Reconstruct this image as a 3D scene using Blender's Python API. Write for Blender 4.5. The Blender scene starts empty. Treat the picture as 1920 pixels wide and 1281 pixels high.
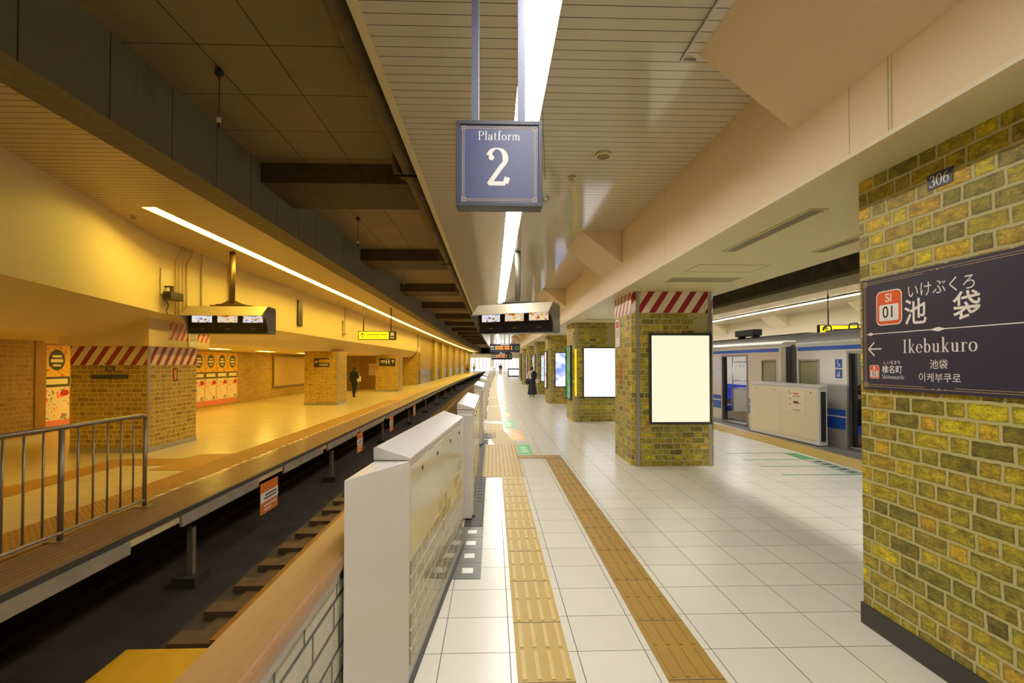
import bpy, math, random
from mathutils import Vector, Matrix
R = math.radians
random.seed(7)
S = bpy.context.scene
COL = S.collection
# ------------------------------------------------------------------ camera, world, exposure
cd = bpy.data.cameras.new('camera'); cam = bpy.data.objects.new('camera', cd); COL.objects.link(cam)
cam.location = (0, 0, 1.7); cam.rotation_euler = (R(90.97), 0, R(-1.74))
cd.sensor_fit = 'HORIZONTAL'; cd.sensor_width = 36; cd.lens = 36*910/1920
cd.shift_x = 8.4/1920; cd.shift_y = 26/1920; cd.clip_start = .02; cd.clip_end = 400
S.camera = cam
S.view_settings.view_transform = 'Standard'; S.view_settings.look = 'None'
S.view_settings.gamma = 1; S.view_settings.exposure = 0; S.view_settings.use_curve_mapping = False
w = bpy.data.worlds.new('world'); S.world = w; w.use_nodes = True
w.node_tree.nodes['Background'].inputs[0].default_value = (1, .85, .6, 1)
w.node_tree.nodes['Background'].inputs[1].default_value = .02
S.cycles.use_denoising = True
S.cycles.max_bounces = 10; S.cycles.diffuse_bounces = 6; S.cycles.glossy_bounces = 4
S.cycles.sample_clamp_indirect = 6; S.cycles.caustics_reflective = False
WHITE_L = (1, .97, .90); AMBER_L = (1, .68, .09)
L_RIGHT = 30; L_LEFT = 42; L_FAR = 30
PCH = 3.85    # ceiling of platform two
LCH = 4.0     # ceiling of the left platform
VOID = 4.8    # concrete over the tracks
BED = -1.05
YB, YF = -6.0, 112.0

def bend(y): return 0 if y < 22 else .00024*(y-22)**2

# ------------------------------------------------------------------ materials
class NT:
    def __init__(s, name):
        m = bpy.data.materials.new(name); m.use_nodes = True; s.m = m; s.t = m.node_tree; s.n = s.t.nodes
        s.b = s.n['Principled BSDF']
    def node(s, typ, ins=None, **kw):
        x = s.n.new(typ)
        for k, v in kw.items(): setattr(x, k, v)
        for k, v in (ins or {}).items():
            if isinstance(v, bpy.types.NodeSocket): s.t.links.new(v, x.inputs[k])
            else: x.inputs[k].default_value = v
        return x
    def math(s, op, a, b=0, c=0):
        x = s.node('ShaderNodeMath', {0: a, 1: b, 2: c}, operation=op); return x.outputs[0]
    def mix(s, f, a, b):
        x = s.node('ShaderNodeMix', data_type='RGBA')
        for i, v in ((0, f), (6, a), (7, b)):
            if isinstance(v, bpy.types.NodeSocket): s.t.links.new(v, x.inputs[i])
            else: x.inputs[i].default_value = v if i == 0 else tuple(v)[:3]+(1,)
        return x.outputs[2]
    def uv(s):
        a = s.node('ShaderNodeUVMap'); p = s.node('ShaderNodeSeparateXYZ', {0: a.outputs[0]})
        return a.outputs[0], p.outputs[0], p.outputs[1]
    def noise(s, vec, scale, detail=2, rough=.5):
        return s.node('ShaderNodeTexNoise', {'Vector': vec, 'Scale': scale, 'Detail': detail, 'Roughness': rough}).outputs[0]
    def set(s, **k):
        for n, v in k.items():
            n = n.replace('_', ' ')
            if isinstance(v, bpy.types.NodeSocket): s.t.links.new(v, s.b.inputs[n])
            else: s.b.inputs[n].default_value = tuple(v)+(1,) if isinstance(v, (tuple, list)) and len(v) == 3 else v
        return s
    def bump(s, h, dist=.002, strength=1):
        x = s.node('ShaderNodeBump', {'Height': h, 'Distance': dist, 'Strength': strength}); s.t.links.new(x.outputs[0], s.b.inputs['Normal'])

def srgb(r, g, b):
    f = lambda c: (c/255/12.92) if c/255 <= .04045 else ((c/255+.055)/1.055)**2.4
    return (f(r), f(g), f(b))

def plain(name, col, rough=.5, metal=0, var=.06, scale=6, spec=.5, coat=0):
    n = NT(name); uv, u, v = n.uv()
    f = n.noise(uv, scale, 4)
    dark = tuple(c*(1-var*2.2) for c in col)
    n.set(Base_Color=n.mix(f, dark, col), Roughness=rough, Metallic=metal)
    n.b.inputs['Specular IOR Level'].default_value = spec
    n.b.inputs['Coat Weight'].default_value = coat
    n.b.inputs['Coat Roughness'].default_value = .05
    return n.m

def lines(n, c, period, off, wdt):
    """1 on a line of width wdt repeated every period"""
    q = n.math('MODULO', n.math('ADD', n.math('SUBTRACT', c, off), 1000*period), period)
    return n.math('LESS_THAN', n.math('ABSOLUTE', n.math('SUBTRACT', q, wdt*.5)), wdt*.5)

def paneled(name, col, line, pu=0, ou=0, pv=0, ov=0, lw=.006, rough=.4, var=.08, scale=3, speck=0, cellvar=0, extra_u=(), bump=True, dirt=0):
    n = NT(name); uv, u, v = n.uv()
    f = n.noise(uv, scale, 5)
    c = n.mix(f, tuple(x*(1-var*2) for x in col), col)
    if speck:
        sp = n.noise(uv, 260, 1)
        c = n.mix(n.math('MULTIPLY', n.math('LESS_THAN', sp, .40), speck), c, tuple(x*.5 for x in col))
    if dirt:
        d = n.noise(uv, .7, 6, .7)
        c = n.mix(n.math('MULTIPLY', n.math('GREATER_THAN', d, .62), dirt), c, tuple(x*.45 for x in col))
    if cellvar and pu and pv:
        cu = n.math('FLOOR', n.math('DIVIDE', n.math('SUBTRACT', u, ou), pu)); cv = n.math('FLOOR', n.math('DIVIDE', n.math('SUBTRACT', v, ov), pv))
        wn = n.node('ShaderNodeTexWhiteNoise', {0: n.node('ShaderNodeCombineXYZ', {0: cu, 1: cv, 2: 0}).outputs[0]}, noise_dimensions='3D')
        c = n.mix(n.math('MULTIPLY', wn.outputs[0], cellvar), c, tuple(x*.6 for x in col))
    m = None
    for p, o, cc in ((pu, ou, u), (pv, ov, v)):
        if p:
            q = lines(n, cc, p, o, lw); m = q if m is None else n.math('MAXIMUM', m, q)
    for e in extra_u:
        q = n.math('LESS_THAN', n.math('ABSOLUTE', n.math('SUBTRACT', u, e)), lw*.5); m = q if m is None else n.math('MAXIMUM', m, q)
    c = n.mix(m, c, line)
    n.set(Base_Color=c, Roughness=n.mix(m, (rough,)*3, (.8,)*3))
    if bump: n.bump(n.math('SUBTRACT', 1, m), .004, .6)
    return n.m

def brickwork(name, h=.094, A=.215, B=.115, gap=.016, ramp=None, mortar=(.47, .42, .19), rough=.45, wob=.016, plaster=None, seed=0., below=None, coat=0, detail=1., bump=.3):
    n = NT(name); uv, u, v = n.uv()
    oi = n.node('ShaderNodeObjectInfo')
    nz = n.node('ShaderNodeTexNoise', {'Vector': uv, 'Scale': 15, 'Detail': 3})
    sp = n.node('ShaderNodeSeparateXYZ', {0: nz.outputs['Color']})
    u2 = n.math('ADD', u, n.math('MULTIPLY', n.math('SUBTRACT', sp.outputs[0], .5), wob))
    v2 = n.math('ADD', v, n.math('MULTIPLY', n.math('SUBTRACT', sp.outputs[1], .5), wob))
    row = n.math('FLOOR', n.math('DIVIDE', v2, h))
    lv = n.math('SUBTRACT', v2, n.math('MULTIPLY', row, h))
    P = A+B
    ro = n.node('ShaderNodeTexWhiteNoise', {1: n.math('ADD', row, 3.7+seed)}, noise_dimensions='1D').outputs[0]
    off = n.math('ADD', n.math('MULTIPLY', n.math('MODULO', n.math('ADD', row, 1000), 2), P*.5), n.math('MULTIPLY', ro, .05))
    uu = n.math('ADD', n.math('ADD', u2, off), 100*P)
    cell = n.math('FLOOR', n.math('DIVIDE', uu, P))
    lu = n.math('SUBTRACT', uu, n.math('MULTIPLY', cell, P))
    isb = n.math('GREATER_THAN', lu, A)
    lb = n.math('SUBTRACT', lu, n.math('MULTIPLY', isb, A))
    wd = n.math('SUBTRACT', A, n.math('MULTIPLY', isb, A-B))
    eu = n.math('MINIMUM', lb, n.math('SUBTRACT', wd, lb))
    ev = n.math('MINIMUM', lv, n.math('SUBTRACT', h, lv))
    e = n.math('MINIMUM', eu, ev)
    mask = n.node('ShaderNodeMapRange', {0: e, 1: gap*.42, 2: gap*.62, 3: 0, 4: 1}).outputs[0]
    cid = n.node('ShaderNodeCombineXYZ', {0: n.math('ADD', n.math('MULTIPLY', cell, 2), isb), 1: row, 2: n.math('MULTIPLY', oi.outputs['Random'], 50)})
    wn = n.node('ShaderNodeTexWhiteNoise', {0: cid.outputs[0]}, noise_dimensions='3D')
    r = n.node('ShaderNodeValToRGB', {0: wn.outputs[0]})
    el = r.color_ramp.elements
    ramp = ramp or BRICK_RAMP
    el[0].position, el[0].color = ramp[0][0], tuple(ramp[0][1])+(1,)
    el[1].position, el[1].color = ramp[-1][0], tuple(ramp[-1][1])+(1,)
    for p, c in ramp[1:-1]:
        q = el.new(p); q.color = tuple(c)+(1,)
    st = n.node('ShaderNodeVectorMath', {0: uv, 1: (1, 1.5, 1)}, operation='MULTIPLY').outputs[0]
    t1 = n.noise(st, 14, 6, .75); t2 = n.noise(st, 60, 4, .7)
    g = n.node('ShaderNodeMapRange', {0: t1, 1: .36, 2: .66, 3: 1-.62*detail, 4: 1+.3*detail}).outputs[0]
    g2 = n.node('ShaderNodeMapRange', {0: t2, 1: .3, 2: .6, 3: 1-.4*detail, 4: 1+.12*detail}).outputs[0]
    gg = n.math('MULTIPLY', g, g2)
    edge = n.node('ShaderNodeMapRange', {0: e, 1: gap*.5, 2: gap*1.2, 3: .45, 4: 1}).outputs[0]
    gg = n.math('MULTIPLY', gg, edge)
    bc = n.node('ShaderNodeVectorMath', {0: r.outputs[0], 3: gg}, operation='SCALE').outputs[0]
    mm = n.node('ShaderNodeVectorMath', {0: tuple(mortar), 3: n.node('ShaderNodeMapRange', {0: t2, 1: .3, 2: .7, 3: .85, 4: 1.1}).outputs[0]}, operation='SCALE').outputs[0]
    if plaster:       # the printed bricks stop in a stepped edge and bare plaster shows
        u0, v0, v1 = plaster
        lim = n.math('ADD', u0, n.math('MULTIPLY', ro, .16))
        bu = n.math('SUBTRACT', u, n.math('SUBTRACT', lb, n.math('MULTIPLY', wd, .5)))
        pm = n.math('MULTIPLY', n.math('GREATER_THAN', bu, lim), n.math('GREATER_THAN', v, v0))
        mask = n.math('MULTIPLY', mask, n.math('SUBTRACT', 1, pm))
    if below:         # printed bricks only on the lower part, with a ragged upper edge
        nb = n.noise(n.node('ShaderNodeCombineXYZ', {0: n.math('MULTIPLY', cell, .45), 1: 0, 2: 0}).outputs[0], 1.7, 1)
        lim2 = n.math('ADD', below, n.math('MULTIPLY', n.math('SUBTRACT', nb, .5), 1.1))
        mask = n.math('MULTIPLY', mask, n.math('LESS_THAN', n.math('MULTIPLY', row, h), lim2))
    n.set(Base_Color=n.mix(mask, mm, bc), Roughness=rough)
    n.b.inputs['Coat Weight'].default_value = coat; n.b.inputs['Coat Roughness'].default_value = .03
    if bump: n.bump(n.math('MULTIPLY', mask, gg), .003, bump)
    return n.m

BRICK_RAMP = [(0, srgb(118, 108, 30)), (.2, srgb(152, 138, 38)), (.45, srgb(180, 164, 32)), (.62, srgb(172, 144, 42)), (.8, srgb(218, 204, 26)), (.92, srgb(208, 168, 36)), (1, srgb(138, 126, 52))]
LB_RAMP = [(0, srgb(126, 108, 62)), (.3, srgb(164, 140, 80)), (.6, srgb(180, 156, 84)), (.85, srgb(150, 128, 70)), (1, srgb(192, 164, 96))]

def stripes(name, a, b, period=.235, slope=.66, duty=.46):
    n = NT(name); uv, u, v = n.uv()
    q = n.math('MODULO', n.math('ADD', n.math('SUBTRACT', u, n.math('MULTIPLY', v, slope)), 100*period), period)
    n.set(Base_Color=n.mix(n.math('LESS_THAN', q, period*duty), b, a), Roughness=.35)
    return n.m

def emis(name, col, strength, base=(.8, .8, .8)):
    n = NT(name); n.set(Base_Color=base, Emission_Color=col, Emission_Strength=strength, Roughness=.3)
    return n.m

def picture(name, cols, scale=6, strength=1.0, seed=0, lit=True, rough=.3):
    """an indistinct colourful picture"""
    n = NT(name); uv, u, v = n.uv()
    mp = n.node('ShaderNodeVectorMath', {0: uv, 1: (seed, seed*.7, seed)}, operation='ADD').outputs[0]
    f = n.noise(mp, scale, 2, .6)
    f2 = n.node('ShaderNodeMapRange', {0: f, 1: .3, 2: .7}).outputs[0]
    r = n.node('ShaderNodeValToRGB', {0: f2}); el = r.color_ramp.elements; r.color_ramp.interpolation = 'CONSTANT' if not lit else 'LINEAR'
    el[0].color = tuple(cols[0])+(1,); el[1].color = tuple(cols[-1])+(1,)
    for i, c in enumerate(cols[1:-1]):
        q = el.new((i+1)/(len(cols)-1)); q.color = tuple(c)+(1,)
    n.set(Base_Color=r.outputs[0], Roughness=rough)
    if lit: n.set(Emission_Color=r.outputs[0], Emission_Strength=strength); n.set(Base_Color=(.05, .05, .05))
    return n.m

M = {}
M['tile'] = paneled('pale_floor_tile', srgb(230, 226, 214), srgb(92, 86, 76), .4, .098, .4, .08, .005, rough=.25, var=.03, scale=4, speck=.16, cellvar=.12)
M['tile_left'] = paneled('pale_floor_tile_left', srgb(228, 212, 166), srgb(130, 112, 72), .4, .1, .4, .08, .005, rough=.22, var=.05, scale=4, speck=.1, cellvar=.15)  # amber light of the left platform partly mixed into this tile copy
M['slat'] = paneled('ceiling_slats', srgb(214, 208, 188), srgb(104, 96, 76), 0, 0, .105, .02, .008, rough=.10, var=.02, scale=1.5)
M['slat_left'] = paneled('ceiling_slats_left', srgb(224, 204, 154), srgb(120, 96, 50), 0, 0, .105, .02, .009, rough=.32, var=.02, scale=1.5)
M['concrete_panel'] = paneled('concrete_slab_panels', srgb(150, 132, 96), srgb(60, 48, 28), 0, 0, .88, .34, .012, rough=.8, var=.14, scale=1.2, extra_u=(-2.87, -2.19), dirt=.2)
M['beam_face'] = paneled('concrete_beam', srgb(132, 126, 106), srgb(46, 40, 28), .88, .2, 0, 0, .014, rough=.85, var=.14, scale=2, dirt=.3)
M['concrete_rough'] = plain('rough_concrete', srgb(150, 140, 104), .9, var=.25, scale=14)
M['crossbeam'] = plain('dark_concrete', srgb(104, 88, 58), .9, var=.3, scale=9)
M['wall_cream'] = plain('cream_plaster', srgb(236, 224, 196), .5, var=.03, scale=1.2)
M['wall_amber'] = plain('amber_tinted_cream_plaster', srgb(236, 218, 168), .5, var=.03, scale=1.2)  # cream plaster with part of the amber lamplight put into its colour
M['fascia'] = paneled('peach_panels', srgb(234, 212, 172), srgb(184, 162, 124), 3.05, .27, 0, 0, .008, rough=.42, var=.02, scale=.8, bump=False)
M['soffit'] = plain('soffit_board', srgb(224, 214, 164), .5, var=.03)
M['brick'] = brickwork('yellow_brick_print')
M['brick_p2'] = brickwork('yellow_brick_print_with_plaster', plaster=(.9, 1.6, 3))
M['brick_left'] = brickwork('tan_brick_print', h=.088, ramp=[(0, srgb(152, 124, 50)), (.3, srgb(186, 154, 62)), (.7, srgb(200, 168, 68)), (1, srgb(170, 136, 54))], mortar=srgb(224, 198, 112), bump=.15, wob=.006, detail=.8)
M['brick_wall'] = brickwork('pale_tan_brick_print', h=.1, A=.3, B=.16, gap=.012, ramp=[(0, srgb(184, 150, 68)), (.5, srgb(202, 168, 78)), (1, srgb(176, 142, 60))], mortar=srgb(226, 198, 110), bump=.1, wob=.004, detail=.6)
M['gate_print'] = brickwork('cream_gloss_with_printed_bricks', ramp=[(0, srgb(120, 110, 50)), (.5, srgb(164, 152, 66)), (1, srgb(142, 126, 56))], mortar=srgb(218, 210, 176), rough=.12, below=.62, coat=.3, detail=.7, bump=0)
M['stone'] = brickwork('grey_stone_tile', h=.115, A=.36, B=.24, gap=.012, ramp=[(0, srgb(190, 186, 170)), (.5, srgb(212, 208, 190)), (1, srgb(176, 172, 156))], mortar=srgb(70, 68, 60), wob=0, bump=.3, rough=.5, detail=.2)
M['hazard'] = stripes('red_and_cream_stripes', srgb(150, 24, 34), srgb(238, 226, 204))
M['hazard_orange'] = stripes('orange_and_white_stripes', srgb(222, 84, 40), srgb(238, 228, 206), period=.17, slope=.6)
M['white_paint'] = plain('gate_white', srgb(226, 222, 216), .22, var=.02, coat=.3)
M['cream_gloss'] = plain('gate_cream_gloss', srgb(216, 208, 184), .03, var=.02, coat=1)
M['cream_matt'] = plain('gate_cream', srgb(224, 214, 186), .35, var=.02)
M['steel'] = plain('brushed_steel', (.5, .5, .5), .32, 1, var=.1, scale=20)
M['strip_steel'] = plain('corner_strip_steel', (.55, .53, .5), .38, 1, var=.08)
M['rail_steel'] = plain('painted_rail', srgb(168, 156, 132), .4, .6, var=.1)
M['navy'] = plain('navy_enamel', srgb(44, 44, 84), .35, var=.02)
M['navy_dark'] = plain('navy_board', srgb(40, 38, 66), .4, var=.02)
M['blue_panel'] = plain('blue_sign_panel', srgb(58, 66, 122), .35, var=.02)
M['blue_frame'] = plain('grey_blue_frame', srgb(58, 62, 72), .4, .3, var=.03)
M['pole_blue'] = plain('grey_blue_pole', srgb(88, 92, 116), .4, .2, var=.03)
M['gold'] = plain('gold_line', srgb(206, 186, 136), .5)
M['letter'] = plain('white_lettering', srgb(244, 244, 240), .5, var=0)
M['black'] = plain('black_plastic', (.012, .012, .013), .35)
M['dark'] = plain('dark_grey_plastic', (.035, .034, .032), .45)
M['bronze'] = plain('bronze_bracket', srgb(112, 92, 62), .4, .5)
M['hood'] = plain('beige_hood', srgb(164, 152, 130), .45, .2, var=.03)
M['hood_side'] = plain('grey_hood_side', srgb(112, 108, 96), .4)
M['orange'] = plain('orange_enamel', srgb(226, 92, 40), .4, var=.03)
M['board_orange'] = plain('board_orange', srgb(228, 128, 48), .4, var=.03)
M['red'] = plain('red_enamel', srgb(190, 40, 36), .4)
M['tactile'] = plain('ochre_tactile', srgb(194, 164, 82), .5, var=.1, scale=5)
M['tactile_b'] = plain('brown_ochre_tactile', srgb(170, 134, 58), .5, var=.1, scale=5)
M['tactile_bar'] = plain('ochre_tactile_bar', srgb(208, 182, 110), .45, var=.06)
M['tactile_left'] = plain('golden_tactile', srgb(184, 140, 66), .5, var=.12, scale=5)
M['ribbed'] = plain('brown_ribbed_tile', srgb(150, 118, 78), .28, var=.15, scale=5)
M['grey_tile'] = plain('dark_grey_tile', srgb(112, 110, 104), .4, var=.1)
M['rubber'] = plain('dark_rubber', srgb(70, 68, 64), .6)
M['bed'] = plain('track_concrete', srgb(80, 70, 58), .8, var=.42, scale=2.2)
M['sleeper'] = plain('stained_sleeper', srgb(112, 88, 56), .85, var=.3, scale=5)
M['brown_concrete'] = plain('mottled_brown_concrete', srgb(112, 98, 74), .9, var=.4, scale=3)  # mottled brown concrete tone
M['void_dark'] = plain('deep_brown_concrete', srgb(52, 44, 32), .9, var=.3, scale=2)  # very dark brown concrete tone
M['rust'] = plain('rusty_rail', srgb(140, 96, 52), .5, .6, var=.2)
M['yellow_paint'] = plain('yellow_cover', srgb(226, 172, 30), .5, var=.1)
M['fascia_board'] = plain('stained_white_board', srgb(176, 168, 150), .6, var=.22, scale=4)
M['wood'] = None
M['green'] = plain('green_floor_marking', srgb(84, 190, 104), .35, var=.04)
M['green_line'] = plain('green_floor_line', srgb(70, 160, 110), .4)
M['orange_floor'] = plain('orange_floor_marking', srgb(246, 188, 104), .35, var=.06)
M['white_floor'] = plain('white_floor_marking', srgb(240, 240, 236), .35, var=.02)
M['pipe'] = plain('grey_pipe_lagging', srgb(124, 108, 76), .7, var=.25, scale=8)
M['train'] = plain('train_stainless', (.82, .80, .76), .3, .6, var=.01, scale=2)
M['train_roof'] = plain('train_roof_grey', srgb(112, 110, 104), .5, .2)
M['train_blue'] = plain('train_blue_band', srgb(44, 92, 196), .35)
M['train_in'] = plain('train_interior', srgb(226, 220, 208), .4)
M['glass_dim'] = plain('dim_window', srgb(170, 168, 140), .08, 0, var=.25, scale=2, coat=1)
M['skin'] = plain('skin', srgb(224, 180, 150), .5)
M['hair'] = plain('black_hair', (.012, .010, .009), .45)
M['cloth_black'] = plain('black_cloth', (.012, .012, .014), .8)
M['cloth_navy'] = plain('navy_cloth', (.02, .022, .035), .8)
M['cloth_white'] = plain('cream_blouse', srgb(232, 218, 196), .8)
M['cloth_tan'] = plain('tan_cloth', srgb(176, 146, 110), .8)
M['cloth_blue'] = plain('blue_cloth', srgb(40, 60, 190), .8)
M['bag_white'] = plain('white_bag', srgb(236, 224, 200), .6)
M['led'] = emis('led_orange', srgb(255, 150, 30), 1.2, (.02, .02, .02))
M['led_y'] = emis('led_yellow', srgb(250, 220, 60), .9, (.02, .02, .02))
M['green_lit'] = emis('green_lit_ring', srgb(110, 200, 60), .8, (.02, .02, .02))
M['lamp_white'] = emis('white_light_diffuser', WHITE_L, L_RIGHT)
M['lamp_amber'] = emis('amber_light_diffuser', AMBER_L, L_LEFT)
M['lamp_far'] = emis('far_light_diffuser', (1, .96, .88), L_FAR)
M['lamp_train'] = emis('train_light', (1, .97, .92), 9)
M['yellow_lit'] = emis('yellow_sign_and_strip_glow', srgb(255, 222, 30), .75, srgb(255, 222, 30))  # backlit signs, and the shine given to the corner strip
M['scr_cream'] = emis('cream_backlit_poster', srgb(255, 247, 214), 1.0, (.02, .02, .02))
M['scr_white'] = emis('white_backlit_poster', (1, 1, 1), 1.5, (.1, .1, .1))
M['scr_blue'] = picture('blue_white_backlit_poster', [srgb(100, 130, 240), srgb(130, 155, 248), srgb(225, 230, 255), srgb(250, 248, 255), srgb(120, 150, 245)], 1.3, 1.0, 3)
M['scr_grey'] = picture('grey_backlit_poster', [srgb(60, 80, 90), srgb(230, 240, 250), srgb(170, 190, 200), srgb(250, 250, 255)], 5, .9, 8)
M['scr_green'] = picture('green_backlit_poster', [srgb(24, 92, 64), srgb(40, 120, 84), srgb(120, 180, 150)], 3, .6, 5)
M['scr_lime'] = picture('lime_white_backlit_poster', [srgb(170, 230, 60), srgb(255, 255, 255), srgb(200, 240, 255)], 2.0, 1.0, 12)
M['scr_dark'] = picture('dark_backlit_poster', [srgb(30, 20, 50), srgb(240, 230, 240), srgb(90, 50, 60)], 2.5, .7, 15)
M['cctv_a'] = picture('monitor_picture_blue', [srgb(40, 50, 150), srgb(120, 130, 190), srgb(235, 240, 255), srgb(230, 190, 120), srgb(30, 40, 70)], 12, .9, 1)
M['cctv_b'] = picture('monitor_picture_warm', [srgb(30, 50, 40), srgb(230, 130, 30), srgb(200, 220, 225), srgb(250, 200, 80), srgb(40, 60, 60)], 12, .9, 4)
M['ad_top'] = picture('orange_food_poster', [srgb(210, 120, 30), srgb(240, 200, 60), srgb(236, 186, 70), srgb(220, 90, 40)], 7, 1, 2, lit=False)
M['ad_low'] = picture('pink_food_poster', [srgb(240, 110, 110), srgb(252, 224, 206), srgb(250, 236, 220), srgb(150, 170, 180), srgb(210, 40, 60)], 6, 1, 9, lit=False)
M['ad_band'] = plain('white_poster_band', srgb(250, 240, 210), .4)
M['ad_oval'] = plain('dark_green_oval', srgb(60, 64, 34), .4)
M['far_white'] = emis('bright_shop_front', (1, .99, .96), 1.6, (.8, .8, .8))
def wood_mat():
    n = NT('wooden_handrail'); uv, u, v = n.uv()
    st = n.node('ShaderNodeVectorMath', {0: uv, 1: (26, 1.2, 1)}, operation='MULTIPLY').outputs[0]
    f = n.noise(st, 3, 5, .6)
    n.set(Base_Color=n.mix(f, srgb(140, 104, 70), srgb(172, 132, 92)), Roughness=.3)
    return n.m
M['wood'] = wood_mat()

# ------------------------------------------------------------------ mesh building
class MB:
    def __init__(s): s.v = []; s.f = []; s.mi = []; s.sm = []; s.cur = 0; s.smooth = False
    def face(s, idx): s.f.append(tuple(idx)); s.mi.append(s.cur); s.sm.append(s.smooth)
    def add(s, pts): b = len(s.v); s.v += [tuple(p) for p in pts]; return b
    def box(s, x0, x1, y0, y1, z0, z1, seg=0):
        ys = [y0, y1]
        if seg: k = max(1, int(math.ceil((y1-y0)/seg))); ys = [y0+(y1-y0)*i/k for i in range(k+1)]
        return s.sweep_y([(x0, z0), (x1, z0), (x1, z1), (x0, z1)], ys)
    def sweep_y(s, prof, ys, caps=True):
        """prof: closed (x,z) outline, counter-clockwise seen from -y"""
        n = len(prof); b = len(s.v)
        for y in ys: s.v += [(x, y, z) for x, z in prof]
        for k in range(len(ys)-1):
            for i in range(n):
                j = (i+1) % n; s.face((b+k*n+i, b+k*n+j, b+(k+1)*n+j, b+(k+1)*n+i)[::-1])
        if caps: s.face([b+i for i in range(n)]); s.face([b+(len(ys)-1)*n+i for i in range(n)][::-1])
        return s
    def prism_z(s, poly, z0, z1, caps=True):
        """poly counter-clockwise seen from above"""
        n = len(poly); b = s.add([(x, y, z0) for x, y in poly]+[(x, y, z1) for x, y in poly])
        for i in range(n):
            j = (i+1) % n; s.face((b+i, b+j, b+n+j, b+n+i))
        if caps: s.face([b+i for i in range(n)][::-1]); s.face([b+n+i for i in range(n)])
        return s
    def prism_x(s, prof, x0, x1):
        """prof: (y,z) closed, counter-clockwise seen from +x"""
        n = len(prof); b = s.add([(x0, y, z) for y, z in prof]+[(x1, y, z) for y, z in prof])
        for i in range(n):
            j = (i+1) % n; s.face((b+i, b+j, b+n+j, b+n+i))
        s.face([b+i for i in range(n)][::-1]); s.face([b+n+i for i in range(n)]); return s
    def quad(s, *p): b = s.add(p); s.face(range(b, b+len(p))); return s
    def tube(s, pts, r, n=8, caps=True):
        pts = [Vector(p) for p in pts]; rs = r if isinstance(r, (list, tuple)) else [r]*len(pts)
        b = len(s.v); sm, s.smooth = s.smooth, True
        prev = None
        for i, p in enumerate(pts):
            d = (pts[min(i+1, len(pts)-1)]-pts[max(i-1, 0)]).normalized()
            a = prev if prev is not None else (Vector((0, 0, 1)) if abs(d.z) < .9 else Vector((1, 0, 0)))
            a = (a-d*a.dot(d)).normalized(); c = d.cross(a); prev = a
            for k in range(n):
                t = 2*math.pi*k/n; q = p+(a*math.cos(t)+c*math.sin(t))*rs[i]; s.v.append(tuple(q))
        for i in range(len(pts)-1):
            for k in range(n):
                j = (k+1) % n; s.face((b+i*n+k, b+i*n+j, b+(i+1)*n+j, b+(i+1)*n+k))
        s.smooth = False
        if caps: s.face([b+k for k in range(n)][::-1]); s.face([b+(len(pts)-1)*n+k for k in range(n)])
        s.smooth = sm; return s
    def disc(s, c, r, h, n=20, axis='z'):
        c = Vector(c); d = {'x': Vector((h, 0, 0)), 'y': Vector((0, h, 0)), 'z': Vector((0, 0, h))}[axis]
        return s.tube([c-d/2, c+d/2], r, n)
    def ball(s, c, r, n=10, m=7, sq=(1, 1, 1)):
        b = len(s.v); sm, s.smooth = s.smooth, True
        for i in range(m+1):
            t = math.pi*i/m
            for k in range(n):
                p = 2*math.pi*k/n; s.v.append((c[0]+r*sq[0]*math.sin(t)*math.cos(p), c[1]+r*sq[1]*math.sin(t)*math.sin(p), c[2]-r*sq[2]*math.cos(t)))
        for i in range(m):
            for k in range(n):
                j = (k+1) % n; s.face((b+i*n+k, b+i*n+j, b+(i+1)*n+j, b+(i+1)*n+k))
        s.smooth = sm; return s
    def build(s, name, mats, parent=None, dobend=False, bev=0):
        me = bpy.data.meshes.new(name)
        v = [(x+bend(y), y, z) for x, y, z in s.v] if dobend else s.v
        me.from_pydata(v, [], s.f); me.update()
        mats = mats if isinstance(mats, (list, tuple)) else [mats]
        for m in mats: me.materials.append(m)
        uv = me.uv_layers.new(name='UVMap').data
        for p in me.polygons:
            p.material_index = s.mi[p.index]; p.use_smooth = s.sm[p.index]
            n = p.normal; a = (abs(n.x), abs(n.y), abs(n.z)); k = a.index(max(a))
            if k == 2: f = lambda q: (q[0], q[1])
            elif k == 0: sg = 1 if n.x > 0 else -1; f = lambda q, sg=sg: (q[1]*sg, q[2])
            else: sg = 1 if n.y < 0 else -1; f = lambda q, sg=sg: (q[0]*sg, q[2])
            for li in p.loop_indices: uv[li].uv = f(s.v[me.loops[li].vertex_index])
        o = bpy.data.objects.new(name, me); COL.objects.link(o)
        if parent: o.parent = parent
        if bev:
            b = o.modifiers.new('bevel', 'BEVEL'); b.width = bev; b.segments = 2; b.limit_method = 'ANGLE'
        return o

def tag(o, label=None, cat=None, group=None, kind=None):
    for k, v in (('label', label), ('category', cat), ('group', group), ('kind', kind)):
        if v: o[k] = v
    return o
def empty(name, loc=(0, 0, 0), rot=(0, 0, 0), label=None, cat=None, group=None):
    o = bpy.data.objects.new(name, None); COL.objects.link(o); o.location = loc; o.rotation_euler = rot
    o.empty_display_size = .1
    return tag(o, label, cat, group)
def bx(x0, x1, y0, y1, z0, z1, seg=0): return MB().box(x0, x1, y0, y1, z0, z1, seg)
def struct(name, mb, mat, label=None):
    o = mb.build(name, mat, dobend=True); o['kind'] = 'structure'
    if label: o['label'] = label
    return o
def place(x, y, z=0): return (x+bend(y), y, z)
FACE_CAM = (R(90), 0, 0); FACE_LEFT = (R(90), 0, R(-90)); FACE_RIGHT = (R(90), 0, R(90))
TURN = {'cam': 0, 'left': R(-90), 'right': R(90)}

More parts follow.
